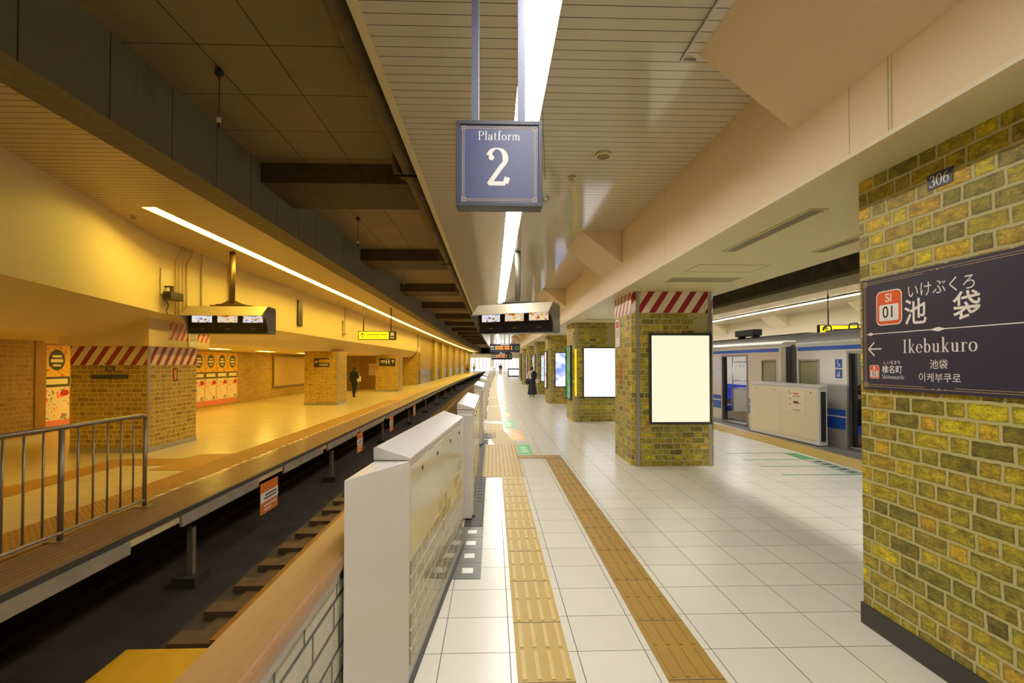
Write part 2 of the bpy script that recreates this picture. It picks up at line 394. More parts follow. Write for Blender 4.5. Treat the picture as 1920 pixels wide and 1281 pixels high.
# ------------------------------------------------------------------ lettering
def arc(cx, cy, rx, ry, a0, a1, n=16):
    return [(cx+rx*math.cos(R(a0+(a1-a0)*i/n)), cy+ry*math.sin(R(a0+(a1-a0)*i/n))) for i in range(n+1)]
G = {
 'P': (.72, [[(.2, 0), (.2, 1)], [(.2, .98), (.42, .98)]+arc(.42, .74, .22, .24, 90, -90)+[(.2, .5)]], [(.05, .35, 0), (.05, .25, 1)], []),
 'l': (.32, [[(.16, 0), (.16, 1.04)]], [(.03, .29, 0), (.04, .16, 1.02)], []),
 'a': (.56, [arc(.24, .17, .17, .17, 0, 360), arc(.26, .42, .17, .19, 165, 0)+[(.43, .05), (.52, .02)]], [], [(.12, .45, .045)]),
 't': (.42, [[(.2, .82), (.2, .15)]+arc(.3, .13, .1, .12, 180, 300, 8)], [(.06, .38, .6)], []),
 'f': (.38, [[(.18, 0), (.18, .84)]+arc(.31, .86, .13, .18, 180, 45, 8)], [(.05, .34, 0), (.05, .36, .6)], [(.40, .97, .04)]),
 'o': (.62, [arc(.31, .31, .23, .30, 0, 360)], [], []),
 'r': (.46, [[(.16, 0), (.16, .6)], arc(.34, .40, .18, .2, 180, 70, 8)], [(.03, .3, 0), (.04, .16, .6)], [(.42, .54, .045)]),
 'm': (.98, [[(.16, 0), (.16, .6)], arc(.31, .42, .16, .19, 180, 0, 10)+[(.47, 0)], arc(.63, .42, .16, .19, 180, 0, 10)+[(.79, 0)]], [(.03, .28, 0), (.36, .58, 0), (.68, .9, 0), (.04, .16, .6)], []),
 'n': (.66, [[(.16, 0), (.16, .6)], arc(.32, .42, .16, .19, 180, 0, 10)+[(.48, 0)]], [(.03, .28, 0), (.37, .6, 0), (.04, .16, .6)], []),
 'h': (.66, [[(.16, 0), (.16, 1.04)], arc(.32, .42, .16, .19, 180, 0, 10)+[(.48, 0)]], [(.03, .28, 0), (.37, .6, 0), (.04, .16, 1.02)], []),
 'u': (.66, [[(.16, .6), (.16, .2)]+arc(.31, .19, .15, .17, 180, 320, 8), [(.48, .6), (.48, .0)]], [(.03, .16, .6), (.36, .48, .6), (.48, .6, 0)], []),
 'I': (.42, [[(.2, 0), (.2, 1)]], [(.05, .36, 0), (.05, .36, 1)], []),
 'k': (.62, [[(.16, 0), (.16, 1.04)], [(.17, .24), (.46, .58)], [(.26, .36), (.5, 0)]], [(.03, .28, 0), (.38, .6, 0), (.36, .56, .6), (.04, .16, 1.02)], []),
 'e': (.54, [arc(.28, .31, .22, .30, 5, 320)], [(.07, .49, .33)], []),
 'b': (.62, [[(.15, .02), (.15, 1.04)], arc(.33, .31, .19, .30, 160, -160)], [(.04, .15, 1.02)], []),
 'i': (.32, [[(.16, 0), (.16, .6)]], [(.03, .29, 0), (.04, .16, .6)], [(.16, .85, .07)]),
 'c': (.52, [arc(.28, .31, .22, .30, 45, 320)], [], [(.42, .5, .05)]),
 'S': (.6, [arc(.29, .74, .2, .24, 40, 240, 10)+arc(.28, .27, .24, .26, 70, -140, 12)], [], []),
 '0': (.6, [arc(.3, .5, .23, .48, 0, 360, 24)], [], []),
 '1': (.5, [[(.26, 0), (.26, 1)], [(.26, 1), (.1, .86)]], [(.1, .42, 0)], []),
 '3': (.58, [arc(.26, .75, .2, .23, 150, -90, 12)+arc(.26, .27, .24, .26, 90, -150, 12)], [], [(.11, .83, .055), (.08, .17, .055)]),
 '5': (.58, [[(.16, .95), (.13, .52)]+arc(.27, .3, .23, .29, 120, -150, 14), [(.14, .95), (.3, .91), (.46, .97)]], [], [(.08, .17, .055)]),
 '6': (.6, [arc(.3, .29, .22, .28, 0, 360, 20), arc(.52, .32, .44, .64, 180, 105, 10)], [], [(.43, .92, .05)]),
 '2': (.62, [arc(.28, .72, .22, .26, 165, -25, 14)+[(.36, .46), (.06, .03)], [(.05, .055), (.5, .055)], [(.5, .06), (.55, .22)]], [], [(.13, .74, .075)]),
}
def serif_text(txt, size, mat, parent, cx, cy, align='c', thick=.13, thin=.035, z=.0015, name='lettering', track=.06):
    mb = MB(); x = 0
    wd = sum(G[c][0]+track for c in txt if c != ' ')
    x0 = cx-(wd*size/2 if align == 'c' else 0)
    zz = z
    for ch in txt:
        wdt, strokes, serifs, dots = G[ch]
        T = lambda p: (x0+(x+p[0])*size, cy+p[1]*size, zz)
        for st in strokes:
            st = [Vector((a, b)) for a, b in st]; closed = (st[0]-st[-1]).length < .01
            L, Rr = [], []
            for i, p in enumerate(st):
                a = st[i-1] if i else (st[-2] if closed else st[0]); b = st[i+1] if i < len(st)-1 else (st[1] if closed else st[-1])
                d = (b-a).normalized(); n = Vector((-d.y, d.x)); ww = thin+(thick-thin)*abs(d.y)**1.6
                if ch == '2' and len(st) == 2 and abs(d.y) < .1: ww = thick*.75
                if ch == 'k' and d.y > 0 and abs(d.x) > .3: ww = thin*1.3
                L.append(p+n*ww/2); Rr.append(p-n*ww/2)
            for i in range(len(st)-1):
                zz += 4e-6; mb.quad(T(Rr[i]), T(Rr[i+1]), T(L[i+1]), T(L[i]))
        for a, b, y in serifs:
            zz += 4e-6; hh = thin*.9; mb.quad(T((a, y)), T((b, y)), T((b, y+hh if y < .9 else y-hh)), T((a, y+hh if y < .9 else y-hh)))
        for a, b, r in dots:
            zz += 4e-6; k = mb.add([T((a+r*math.cos(t*math.pi/6), b+r*math.sin(t*math.pi/6))) for t in range(12)]); mb.face(range(k, k+12))
        x += wdt+track
    return mb.build(name, mat, parent)
def sans(txt, size, mat, parent, cx, cy, z=.0015, name='lettering', align='CENTER', bold=0, sx=1):
    c = bpy.data.curves.new(name, 'FONT'); c.body = txt; c.size = size; c.align_x = align; c.align_y = 'CENTER'; c.offset = bold
    tmp = bpy.data.objects.new('t', c); COL.objects.link(tmp)
    me = bpy.data.meshes.new_from_object(tmp.evaluated_get(bpy.context.evaluated_depsgraph_get()))
    bpy.data.objects.remove(tmp); bpy.data.curves.remove(c)
    me.materials.clear(); me.materials.append(mat)
    for q in me.vertices: q.co = (q.co.x*sx+cx, q.co.y+cy, z)
    o = bpy.data.objects.new(name, me); COL.objects.link(o); o.parent = parent; return o
def flat(x0, x1, y0, y1, z, t=.001): return MB().box(x0, x1, y0, y1, z, z+t)   # thin slab in a sign's own plane
def frame_mb(x0, x1, y0, y1, z, wdt, t=.001):
    m = MB(); m.box(x0, x1, y0, y0+wdt, z, z+t); m.box(x0, x1, y1-wdt, y1, z, z+t); m.box(x0, x0+wdt, y0+wdt, y1-wdt, z, z+t); m.box(x1-wdt, x1, y0+wdt, y1-wdt, z, z+t); return m
def arrow_mb(cx, cy, r, ang, z, w=.16):
    m = MB(); ca, sa = math.cos(ang), math.sin(ang)
    def bar(p, q, wd):
        p, q = Vector(p), Vector(q); d = (q-p).normalized(); n = Vector((-d.y, d.x))*wd/2
        pts = [p-n, q-n, q+n, p+n]
        k = m.add([(cx+r*(a.x*ca-a.y*sa), cy+r*(a.x*sa+a.y*ca), z+.0002*len(m.f)) for a in pts]); m.face(range(k, k+4))
    bar((-1, 0), (1, 0), w*2); bar((1.05, 0), (.1, .85), w*2.2); bar((1.05, 0), (.1, -.85), w*2.2)
    return m

# ------------------------------------------------------------------ the shell
SEG = 4
# platform two floor
fl = MB(); fl.prism_z([(-.78, YB), (7.9, YB), (7.55, 0), (6.95, 12), (6.3, 26), (6.3, 60), (6.3, YF), (-.78, YF), (-.78, 60), (-.78, 30)], -.35, 0)
fl = MB()
ys = [YB]+[i*SEG for i in range(-1, 29)]+[YF]; ys = sorted(set(y for y in ys if YB <= y <= YF))
b0 = len(fl.v)
for y in ys:
    xr = 7.5-.0551*y if y < 30 else 5.85
    xl = -.95 if y < 3 else -.8
    fl.add([(xl, y, -.4), (xr, y, -.4), (xr, y, 0), (xl, y, 0)])
for k in range(len(ys)-1):
    for i in range(4):
        j = (i+1) % 4; fl.face((k*4+i, k*4+j, (k+1)*4+j, (k+1)*4+i)[::-1])
struct('floor', fl, M['tile'])
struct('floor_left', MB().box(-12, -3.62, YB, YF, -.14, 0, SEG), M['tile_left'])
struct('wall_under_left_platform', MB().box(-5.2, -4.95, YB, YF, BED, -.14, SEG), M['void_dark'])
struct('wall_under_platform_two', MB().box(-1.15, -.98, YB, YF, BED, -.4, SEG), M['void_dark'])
tb = MB(); tb.box(-5.2, -.8, YB, YF, BED-.2, BED, SEG)
struct('floor_track_bed', tb, M['bed'])
struct('floor_track_slab', MB().box(-2.95, -1.25, 4.6, YF, BED, BED+.03, SEG), M['sleeper'])
struct('floor_far_track_bed', MB().box(5.7, 14, YB, YF, BED-.2, BED, SEG), M['void_dark'])
# ceilings
ce = MB(); ce.box(-.80, .19, YB, YF, PCH, PCH+.06, SEG); ce.box(.41, 2.12, YB, YF, PCH, PCH+.06, SEG)
struct('ceiling', ce, M['slat'])
tr = MB(); tr.box(-.865, -.80, YB, YF, PCH-.012, PCH+.10, SEG); struct('trim_1', tr, M['soffit'])
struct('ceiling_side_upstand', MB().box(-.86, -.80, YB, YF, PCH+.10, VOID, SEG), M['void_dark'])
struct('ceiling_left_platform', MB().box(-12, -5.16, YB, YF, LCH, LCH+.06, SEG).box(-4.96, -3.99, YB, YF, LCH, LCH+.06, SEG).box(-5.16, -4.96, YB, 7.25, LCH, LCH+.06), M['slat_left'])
struct('ceiling_over_left_track', MB().box(-3.6, -.86, YB, YF, VOID, VOID+.1, SEG), M['concrete_panel'])
struct('ceiling_over_right_track', MB().box(3.9, 9.4, YB, YF, VOID, VOID+.1, SEG), M['brown_concrete'])
bm_ = MB(); bm_.box(-3.99, -3.58, YB, YF, LCH-.02, VOID, SEG)
for i, f in enumerate(bm_.f):
    zs = [bm_.v[k][2] for k in f]; bm_.mi[i] = 1 if max(zs) < LCH+.1 else 0
struct('beam_left', bm_, [M['beam_face'], M['concrete_rough']])
# central spine: fascia, soffit, back
struct('beam_fascia', MB().box(2.10, 2.14, YB, YF, 2.9, PCH, SEG), M['fascia'])
struct('ceiling_soffit', MB().box(2.14, 3.93, YB, YF, 2.9, 2.95, SEG), M['soffit'])
struct('trim_2', MB().box(2.085, 2.10, YB, YF, 2.9, 2.925, SEG), M['wall_cream'])
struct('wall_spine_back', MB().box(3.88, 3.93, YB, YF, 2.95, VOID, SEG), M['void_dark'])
jo = MB()
for y in (2.47,): jo.box(2.094, 2.0995, y, y+.012, 2.93, PCH-.005); jo.box(2.094, 2.0995, y+.02, y+.03, 2.93, PCH-.005)
struct('trim_3', jo, M['soffit'])
# right, beyond the far track
fb = MB(); fb.box(9.3, 9.36, YB, YF, LCH+.1, VOID, SEG); struct('beam_right_dark', fb, M['brown_concrete'])
struct('beam_right', MB().box(9.3, 10.5, YB, YF, LCH, LCH+.1, SEG), M['concrete_rough'])
struct('ceiling_far_platform', MB().box(10.5, 14.2, YB, YF, LCH, LCH+.06, SEG), M['slat'])
struct('wall_right', MB().box(14.0, 14.2, YB, YF, BED, LCH, SEG), M['wall_cream'])
struct('floor_far_platform', MB().box(10.2, 14.0, YB, YF, -.3, 0, SEG), M['tile'])
# back and far ends
struct('wall_back', MB().box(-12.2, 14.2, YB-.2, YB, BED, VOID), M['wall_cream'])
fw = MB(); fw.box(-14, 16, YF, YF+.2, BED, VOID+.5)
struct('wall_far', fw, M['wall_cream'])
struct('ceiling_far_slab', MB().box(-12, 16, 96, YF, 3.6, 3.7, SEG), M['soffit'])

# left platform walls
# cream upper wall: an angled near stretch, then parallel to the track up to y 40
def wall_strip(name, pts, z0, z1, t, mat):
    m = MB(); n = len(pts)
    for (x, y) in pts: m.add([(x, y, z0), (x, y, z1), (x-t, y, z1), (x-t, y, z0)])
    for k in range(n-1):
        for i in range(4):
            j = (i+1) % 4; m.face((k*4+i, k*4+j, (k+1)*4+j, (k+1)*4+i)[::-1])
    m.face((0, 3, 2, 1)); m.face(tuple((n-1)*4+i for i in range(4)))
    return struct(name, m, mat)
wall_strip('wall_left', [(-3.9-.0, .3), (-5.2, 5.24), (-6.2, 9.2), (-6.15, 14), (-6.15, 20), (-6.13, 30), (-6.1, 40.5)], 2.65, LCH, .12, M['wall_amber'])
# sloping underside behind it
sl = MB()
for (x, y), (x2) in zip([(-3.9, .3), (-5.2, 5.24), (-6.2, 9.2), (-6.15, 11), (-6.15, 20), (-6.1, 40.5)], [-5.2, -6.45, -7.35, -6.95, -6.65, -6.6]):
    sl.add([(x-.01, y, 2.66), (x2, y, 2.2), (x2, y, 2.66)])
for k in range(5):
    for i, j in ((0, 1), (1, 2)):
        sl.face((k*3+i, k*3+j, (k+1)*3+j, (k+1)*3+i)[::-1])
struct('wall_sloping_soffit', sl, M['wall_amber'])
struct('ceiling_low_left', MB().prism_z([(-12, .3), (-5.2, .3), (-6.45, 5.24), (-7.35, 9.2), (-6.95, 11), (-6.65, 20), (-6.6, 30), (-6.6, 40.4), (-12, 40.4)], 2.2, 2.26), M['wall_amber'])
struct('wall_back_left', MB().box(-10.3, -10.08, .5, 11.2, 0, 2.2), M['brick_wall'])
struct('wall_back_left_deep', MB().box(-11.1, -10.9, 11.2, 40.4, 0, 2.2, 2), M['brick_wall'])
struct('trim_4', MB().box(-10.08, -10.03, .5, 11.2, 0, .12), M['wall_cream'])
struct('door_1', MB().box(-10.9, -10.06, 11.2, 11.26, 0, 2.15).box(-10.2, -10.06, 11.0, 11.2, 0, 2.2), M['tactile_left'])
struct('wall_left_frontal', MB().box(-10.9, -6.06, 39.0, 39.2, 0, LCH), M['brick_left'])
# bays further along: brick with steel dado, steel strips at each pier
struct('wall_left_bays', MB().box(-6.3, -6.1, 40.5, 98, 1.15, LCH, SEG), M['brick_left'])
struct('wall_left_dado', MB().box(-6.3, -6.09, 40.5, 98, 0, 1.15, SEG), M['steel'])
for i, y in enumerate([48, 54, 61, 69, 78, 87, 96]):
    p = MB().box(-6.09, -5.85, y, y+1.1, 0, LCH)
    o = p.build('wall_pier', M['brick_left'], dobend=True); o['kind'] = 'structure'
    q = MB().box(-5.849, -5.83, y-.04, y+.10, 0, LCH).box(-5.849, -5.83, y+1.0, y+1.14, 0, LCH).build('corner_strip', M['wall_cream'], o, dobend=True)

# ------------------------------------------------------------------ track
for x in (-2.58, -1.52):
    m = MB(); m.sweep_y([(x-.05, BED+.08), (x+.05, BED+.08), (x+.02, BED+.11), (x+.033, BED+.2), (x-.033, BED+.2), (x-.02, BED+.11)], [4.6+i*SEG for i in range(26)])
    tag(m.build('rail', M['rust'], dobend=True), 'rusty running rail %s of the track' % ('nearer the amber platform' if x < -2 else 'nearer the white gates'), 'rail')
for i in range(70):
    y = 4.75+i*.6
    o = MB().box(-3.1, -1.1, y, y+.24, BED+.001, BED+.085).build('sleeper', M['sleeper'], dobend=True)
    tag(o, 'brown stained sleeper lying across the track under the rails', 'sleeper', 'sleepers of the left track')
tag(MB().box(-3.32, -1.16, 2.2, 4.55, BED+.001, BED+.16).build('track_cover', M['yellow_paint'], bev=.01), 'flat yellow cover slab at the end of the track beside the wooden handrail', 'cover')
tag(MB().tube([(-4.6, y, BED+.1) for y in range(1, 40, 3)], .045).build('cable_duct', M['void_dark']), 'dark cable duct running along the pit under the left platform', 'duct')

# left platform edge pieces
struct('trim_5', MB().box(-3.62, -3.6, YB, YF, -.055, -.001, SEG), M['rubber'])
segs = [(.6, 4.95), (5.75, 7.6), (8.5, 10.4), (10.7, 13.0), (13.3, 16.2), (16.6, 20), (20.4, 25), (25.5, 31), (31.6, 38), (39, 50), (51, 70), (71, 98)]
for i, (a, b) in enumerate(segs):
    o = MB().box(-3.619, -3.585, a, b, -.19, -.057, SEG).build('edge_board', M['fascia_board'], dobend=True)
    tag(o, 'stained white board along the left platform edge over the pit, number %d from the camera in the row' % (i+1) if False else ['nearest', 'second', 'third', 'fourth', 'fifth', 'sixth', 'seventh', 'eighth', 'ninth', 'tenth', 'eleventh', 'farthest'][i]+' stained white board along the amber platform edge', 'edge board', 'white boards along the left platform edge')
ORD = ['nearest', 'second', 'third', 'fourth', 'fifth', 'sixth', 'seventh', 'eighth', 'ninth', 'tenth', 'eleventh', 'twelfth', 'thirteenth', 'fourteenth', 'fifteenth', 'sixteenth']
# ribbed strip, dashes, tactile
rb = MB(); rb.box(-4.255, -3.622, YB, YF, .0005, .006, SEG)
for k in range(9): x = -4.21+k*.066; rb.box(x, x+.03, 1, 60, .006, .011, SEG)
tag(rb.build('ribbed_edge_paving', M['ribbed'], dobend=True), 'brown ribbed paving strip along the edge of the amber lit platform', 'paving')
ds = MB()
for k in range(-3, 180): y = 4.50+k*.3075; ds.box(-4.31, -4.26, y, y+.13, .0066, .0085)
tag(ds.build('edge_dash_line', M['bag_white'], dobend=True), 'row of small cream dashes along the left platform edge', 'floor marking', kind='stuff')
tl = MB(); tl.box(-4.87, -4.33, YB, YF, .0005, .005, SEG); tl.box(-6.68, -6.17, YB, 8.3, .0005, .005); tl.box(-6.68, -4.87, 8.3, 8.85, .0005, .005); tl.box(-5.45, -4.87, 8.85, 9.3, .0005, .005); tl.box(-5.45,-4.87, 7.9, 8.3, .0005, .005)
for yy in range(0, 330):
    for xx in range(8): x = -4.85+xx*.067; y = 1.0+yy*.066; tl.disc((x+.02, y, .007), .016, .005, 6)
tag(tl.build('tactile_paving', M['tactile_left'], dobend=True), 'golden dotted tactile strip along the left platform with a branch round pillar 105', 'tactile paving')

# ------------------------------------------------------------------ tactile paving on platform two
def bars(mb, x0, x1, y0, y1, n=4, seglen=.3):
    wd = (x1-x0)/n; k = 0; y = y0
    while y < y1-.1:
        yy = min(y+seglen, y1)
        for i in range(n):
            cx = x0+(i+.5)*wd; mb.box(cx-.012, cx+.012, y+.02, yy-.015, .005, .0095)
        y += seglen
def dots(mb, x0, x1, y0, y1, p=.06, n=6):
    nx = int((x1-x0)/p); ny = int((y1-y0)/p)
    for i in range(nx):
        for j in range(ny): mb.disc((x0+(i+.5)*(x1-x0)/nx, y0+(j+.5)*(y1-y0)/ny, .007), .014, .005, n)
def seam(mb, x0, x1, y0, y1, p):
    y = y0
    while y <= y1+.001: mb.box(x0, x1, y-.003, y+.003, .0052, .0056); y += p
def tactile(name, rects, label, mats, dobend=True):
    root = None
    base, br, sm = MB(), MB(), MB()
    for (x0, x1, y0, y1, kind) in rects:
        base.box(x0, x1, y0, y1, .0005, .005, SEG)
        if kind == 'bar': bars(br, x0, x1, y0, y1); seam(sm, x0, x1, y0, min(y1, 20), .6)
        else: dots(br, x0, x1, y0, y1)
    o = base.build(name, mats[0], dobend=dobend); tag(o, label, 'tactile paving')
    p = br.build('raised_bars' if rects[0][4] == 'bar' else 'raised_dots', mats[1], o, dobend=dobend); p['kind'] = 'stuff'
    if sm.v: sm.build('seam', M['rubber'], o, dobend=dobend)['kind'] = 'stuff'
    return o
tactile('tactile_paving', [(.135, .445, -1.0, 7.3, 'bar')], 'ochre barred guide strip nearest the white gates', (M['tactile'], M['tactile_bar']))
tactile('tactile_paving', [(.94, 1.25, -1.0, 8.7, 'bar'), (.445, 1.25, 8.7, 9.0, 'bar')], 'brownish barred guide strip turning left at the green floor mark', (M['tactile_b'], M['tactile_b']))
tactile('tactile_paving', [(-.17, .48, 7.3, 10.2, 'dot')], 'wide ochre dotted warning pad beside the gates at the strip corner', (M['tactile'], M['tactile_bar']))
tp = MB(); tp.prism_z([(.04, 10.2), (.5, 10.2), (.28, 12.3), (-.18, 12.3)], .0005, .005)
for i in range(7):
    x = .07+i*.062; tp.add([]); k = tp.add([(x, 10.25, .009), (x+.022, 10.25, .009), (x-.2, 12.25, .009), (x-.222, 12.25, .009)]); tp.face((k, k+1, k+2, k+3))
tag(tp.build('tactile_paving', M['tactile']), 'ochre tactile piece slanting left between the dotted pad and the far strip', 'tactile paving')
tactile('tactile_paving', [(-.17, .28, 12.3, 13.8, 'bar'), (-.17, .28, 14.4, 70, 'bar')], 'long ochre guide strip running away beside the far gates', (M['tactile'], M['tactile_bar']))
tag(MB().prism_z([(5.85, YB), (6.44, YB), (6.44, 10.2), (5.4, 29), (5.4, 60), (4.8, 60), (4.8, 29), (5.85, 10.2)], .0005, .006).build('tactile_paving', M['tactile'], dobend=False), 'plain ochre warning strip along the train side platform edge', 'tactile paving')
# grey strip between warning strip and train side
g = MB(); k = g.add([(6.45, YB, .0005), (7.76, YB, .0005), (6.0, 27, .0005), (6.0, 27, .0005)])
g = MB(); g.prism_z([(6.45, YB), (7.80, YB), (6.45, 19)], .0005, .004)
tag(g.build('edge_paving', M['grey_tile']), 'dark grey edge paving between the ochre strip and the train', 'paving')
# grey tiles with white squares next to the near gate
for i in range(4):
    y = 3.86+i*.305
    o = MB().box(-.40, -.095, y, y+.298, .0005, .005).build('grey_floor_tile', M['grey_tile'])
    MB().box(-.25, -.16, y+.1, y+.2, .0052, .0065).build('white_square', M['white_floor'], o)
    tag(o, ['nearest', 'second', 'third', 'farthest'][i]+' dark grey floor tile with a white square beside the near gate', 'floor tile', 'grey tiles with white squares')
dr = MB(); dr.box(-.30, -.10, 5.09, 10.9, .0005, .004, SEG)
for k in range(4): dr.box(-.29+k*.05, -.27+k*.05, 5.1, 5.9, .004, .009); 
for k in range(30): dr.box(-.2, -.14, 6.0+k*.16, 6.08+k*.16, .004, .008)
dr.box(-.2, .1, 11.0, 11.9, .0004, .0042)
for k in range(6): dr.box(-.18+k*.045, -.16+k*.045, 11.02, 11.88, .0042, .009)
o = dr.build('rubber_step_mat', M['rubber']); tag(o, 'dark ribbed rubber mat along the foot of the gates', 'mat')
bars_m = MB()
for y0 in (13.9, 19.0, 24.0):
    for k in range(5): bars_m.box(-.2+k*.08, -.16+k*.08, y0, y0+.45, .0055, .009)
tag(bars_m.build('striped_door_mark', M['white_floor']), 'white striped marks across the guide strip at each far gate opening', 'floor marking')

# orange and green squares marching away
sq = [(.49, .76, 9.1, 10.2, 'green'), (.43, .72, 10.75, 12.3, 'orange_floor'), (.32, .60, 12.9, 14.5, 'green')]
y = 15.6
kinds = ['orange_floor', 'green']; i = 0
while y < 58: sq.append((.31, .58, y, y+1.15, kinds[i % 2])); y += 1.15+1.15; i += 1
for i, (x0, x1, y0, y1, c) in enumerate(sq):
    o = MB().box(x0, x1, y0, y1, .0005, .003).build('queue_mark', M[c], dobend=True)
    col = 'green' if c == 'green' else 'orange'
    lab = 'nearest green queue mark at the corner of the tactile strips' if i == 0 else ('nearest orange queue mark just beyond the nearest green one' if i == 1 else ('second green queue mark beside the slanting tactile piece' if i == 2 else '%s floor mark in the far row of alternating colours beside the guide strip' % col))
    tag(o, lab, 'floor marking', None if i < 3 else '%s queue marks in the far row' % col)
    if i < 5:
        t = MB()
        for k in range(3): t.box(x0+.07, x1-.07, y0+(y1-y0)*(.25+.2*k), y0+(y1-y0)*(.31+.2*k), .003, .0036)
        t.build('white_mark', M['white_floor'], o, dobend=True)
# green outline marks by the right gate
gl = MB()
for y in (9.09, 8.47, 7.91, 7.31): gl.box(4.42, 5.5 if y > 7.5 else 5.66, y-.014, y+.014, .0005, .003)
k = gl.box(5.50, 5.53, 7.3, 9.1, .0005, .003); gl.box(5.72, 5.75, 7.3, 9.1, .0005, .003); gl.box(5.53, 5.72, 7.3, 7.33, .0005, .003)
gl.box(5.53, 5.72, 9.07, 9.1, .0005, .003); gl.box(5.54, 5.71, 8.5, 9.0, .0005, .0032)
o = gl.build('queue_outline', M['green_line']); tag(o, 'green lines and frame on the tiles before the right gate', 'floor marking')
for k in range(5): MB().box(5.56, 5.69, 7.4+k*.2, 7.52+k*.2, .001, .003).build('dark_square', M['rubber'], o)

# ------------------------------------------------------------------ strip lights
def strip_light(x, wdt, z, y0, y1, lampm, label, seg=SEG, rec=.062):
    r = empty('strip_light', (0, 0, 0), label=label, cat='ceiling light')
    a, b = x-wdt/2, x+wdt/2
    MB().box(a+.002, b-.002, y0, y1, z+rec, z+rec+.006, seg).build('diffuser', lampm, r, dobend=True)
    f = MB(); f.box(a-.001, a+.001, y0, y1, z-.003, z+rec+.006, seg); f.box(b-.001, b+.001, y0, y1, z-.003, z+rec+.006, seg)
    f.box(a, b, y0-.003, y0, z-.003, z+rec+.006); f.box(a, b, y1, y1+.003, z-.003, z+rec+.006); f.box(a, b, y0, y1, z+rec+.007, z+rec+.03, seg)
    f.build('housing', M['wall_cream'], r, dobend=True)
strip_light(.30, .22, PCH, -5.5, 95, M['lamp_white'], 'long white strip light in the slatted ceiling over the right platform')
strip_light(-5.06, .20, LCH, 7.25, 98, M['lamp_amber'], 'long bright strip light in the ceiling over the amber platform')
strip_light(4.32, .2, 4.62, -5, 60, M['lamp_far'], 'added unseen strip light over the train side track behind the soffit')  # added lamp, out of view, to brighten the train side
strip_light(11.8, .2, LCH-.05, 3, 60, M['lamp_far'], 'thin white strip light beyond the train', 8, rec=.0)
# recessed downlights in the low left ceiling, some added to brighten the back wall
for i, (x, y) in enumerate([(-9.0, 6.0), (-9.2, 13), (-9.2, 16.5), (-9.2, 20), (-9.2, 24), (-9.2, 28), (-9.2, 34)]):
    r = empty('recessed_light', (x, y, 2.2), label='recessed amber lamp, one of a row with added lamps, in the low left ceiling, %s from the camera' % ORD[i], cat='ceiling light', group='recessed lamps in the low ceiling, some added')
    MB().box(-.14, .14, -.6, .6, -.006, -.001).build('diffuser', M['lamp_amber'], r)
    frame_mb(-.17, .17, -.63, .63, -.012, .03, .011).build('trim_ring', M['soffit'], r)

# ------------------------------------------------------------------ brick pillars of platform two
def pillar(k, x, y, wdt=1.38, dep=1.235, brick='brick', band=False, base=False, guard=True, label=''):
    r = empty('brick_pillar', place(x, y), label=label, cat='pillar', group='brick pillars along platform two')
    c = .085; h = 2.9
    poly = [(c, 0), (wdt-c, 0), (wdt, c*.8), (wdt, dep-c*.8), (wdt-c, dep), (c, dep), (0, dep-c*.8), (0, c*.8)]
    if k == 0: poly = [(0, 0), (wdt, 0), (wdt, dep), (0, dep)]
    MB().prism_z(poly, 0, h).build('shaft', M[brick], r)
    if guard:
        for (a, b) in ((c, 0), (wdt-c, 0)):
            MB().box(a-.03, a+.03, b-.006, b+.012, 0, h-.002).build('corner_guard', M['strip_steel'], r)
    if band:
        ex = .004; pb = [(c, -ex), (wdt-c, -ex), (wdt+ex, c*.8), (wdt+ex, dep-c*.8), (wdt-c, dep+ex), (c, dep+ex), (-ex, dep-c*.8), (-ex, c*.8)]
        MB().prism_z(pb, h-.355, h-.002, caps=False).build('hazard_band', M['hazard'], r)
    if base:
        MB().prism_z([(-.012, -.012), (wdt+.012, -.012), (wdt+.012, dep+.012), (-.012, dep+.012)], 0, .135).build('plinth', M['dark'], r)
    return r
PY = [1.9, 7.98, 14.15, 20.6, 26.8, 33.0, 39.2, 57.0]
PXO = [2.435, 2.32, 2.35, 2.36, 2.37, 2.36, 2.36, 2.83]
plab = ['brick pillar numbered 306 carrying the big navy station sign', 'brick pillar with red striped band and cream lit poster', 'brick pillar with plain white lit poster, beyond the striped one', 'brick pillar with blue and white lit poster', 'fifth brick pillar with a grey lit poster, behind the blue poster one', 'sixth brick pillar in the row, with a lime lit poster', 'seventh brick pillar in the row along the right platform', 'farthest brick pillar of the right platform row']
for k, (x, y) in enumerate(zip(PXO, PY)):
    pillar(k, x, y, brick='brick_p2' if k in (1, 2) else 'brick', band=(k == 1), base=(k == 0), guard=(k > 0), label=plab[k], dep=1.24)

def display(x, y, z0, z1, wdt, facing, scr, label, dep=.05, group='lit posters on the brick pillars'):
    """lit poster; x,y = left/near base corner on its wall"""
    rot = TURN[facing]
    r = empty('lit_poster', (x+bend(y), y, z0), (0, 0, rot), label, 'poster', group)
    hgt = z1-z0; fr = .035
    m = MB(); m.box(0, wdt, -dep, 0, 0, fr); m.box(0, wdt, -dep, 0, hgt-fr, hgt); m.box(0, fr, -dep, 0, fr, hgt-fr); m.box(wdt-fr, wdt, -dep, 0, fr, hgt-fr)
    m.build('frame', M['dark'], r)
    MB().box(fr, wdt-fr, -dep*.6, -.002, fr, hgt-fr).build('screen', M[scr], r)
    return r
display(2.585, 7.978, .70, 2.20, 1.04, 'cam', 'scr_cream', 'blank cream lit poster on the striped brick pillar')
display(2.63, 14.148, .70, 2.18, 1.04, 'cam', 'scr_white', 'blank white lit poster facing the camera on a brick pillar')
display(2.63, 20.598, .70, 2.18, 1.04, 'cam', 'scr_blue', 'blue and white lit poster facing the camera')
display(2.63, 26.798, .70, 2.18, 1.04, 'cam', 'scr_grey', 'grey and white lit poster facing the camera')
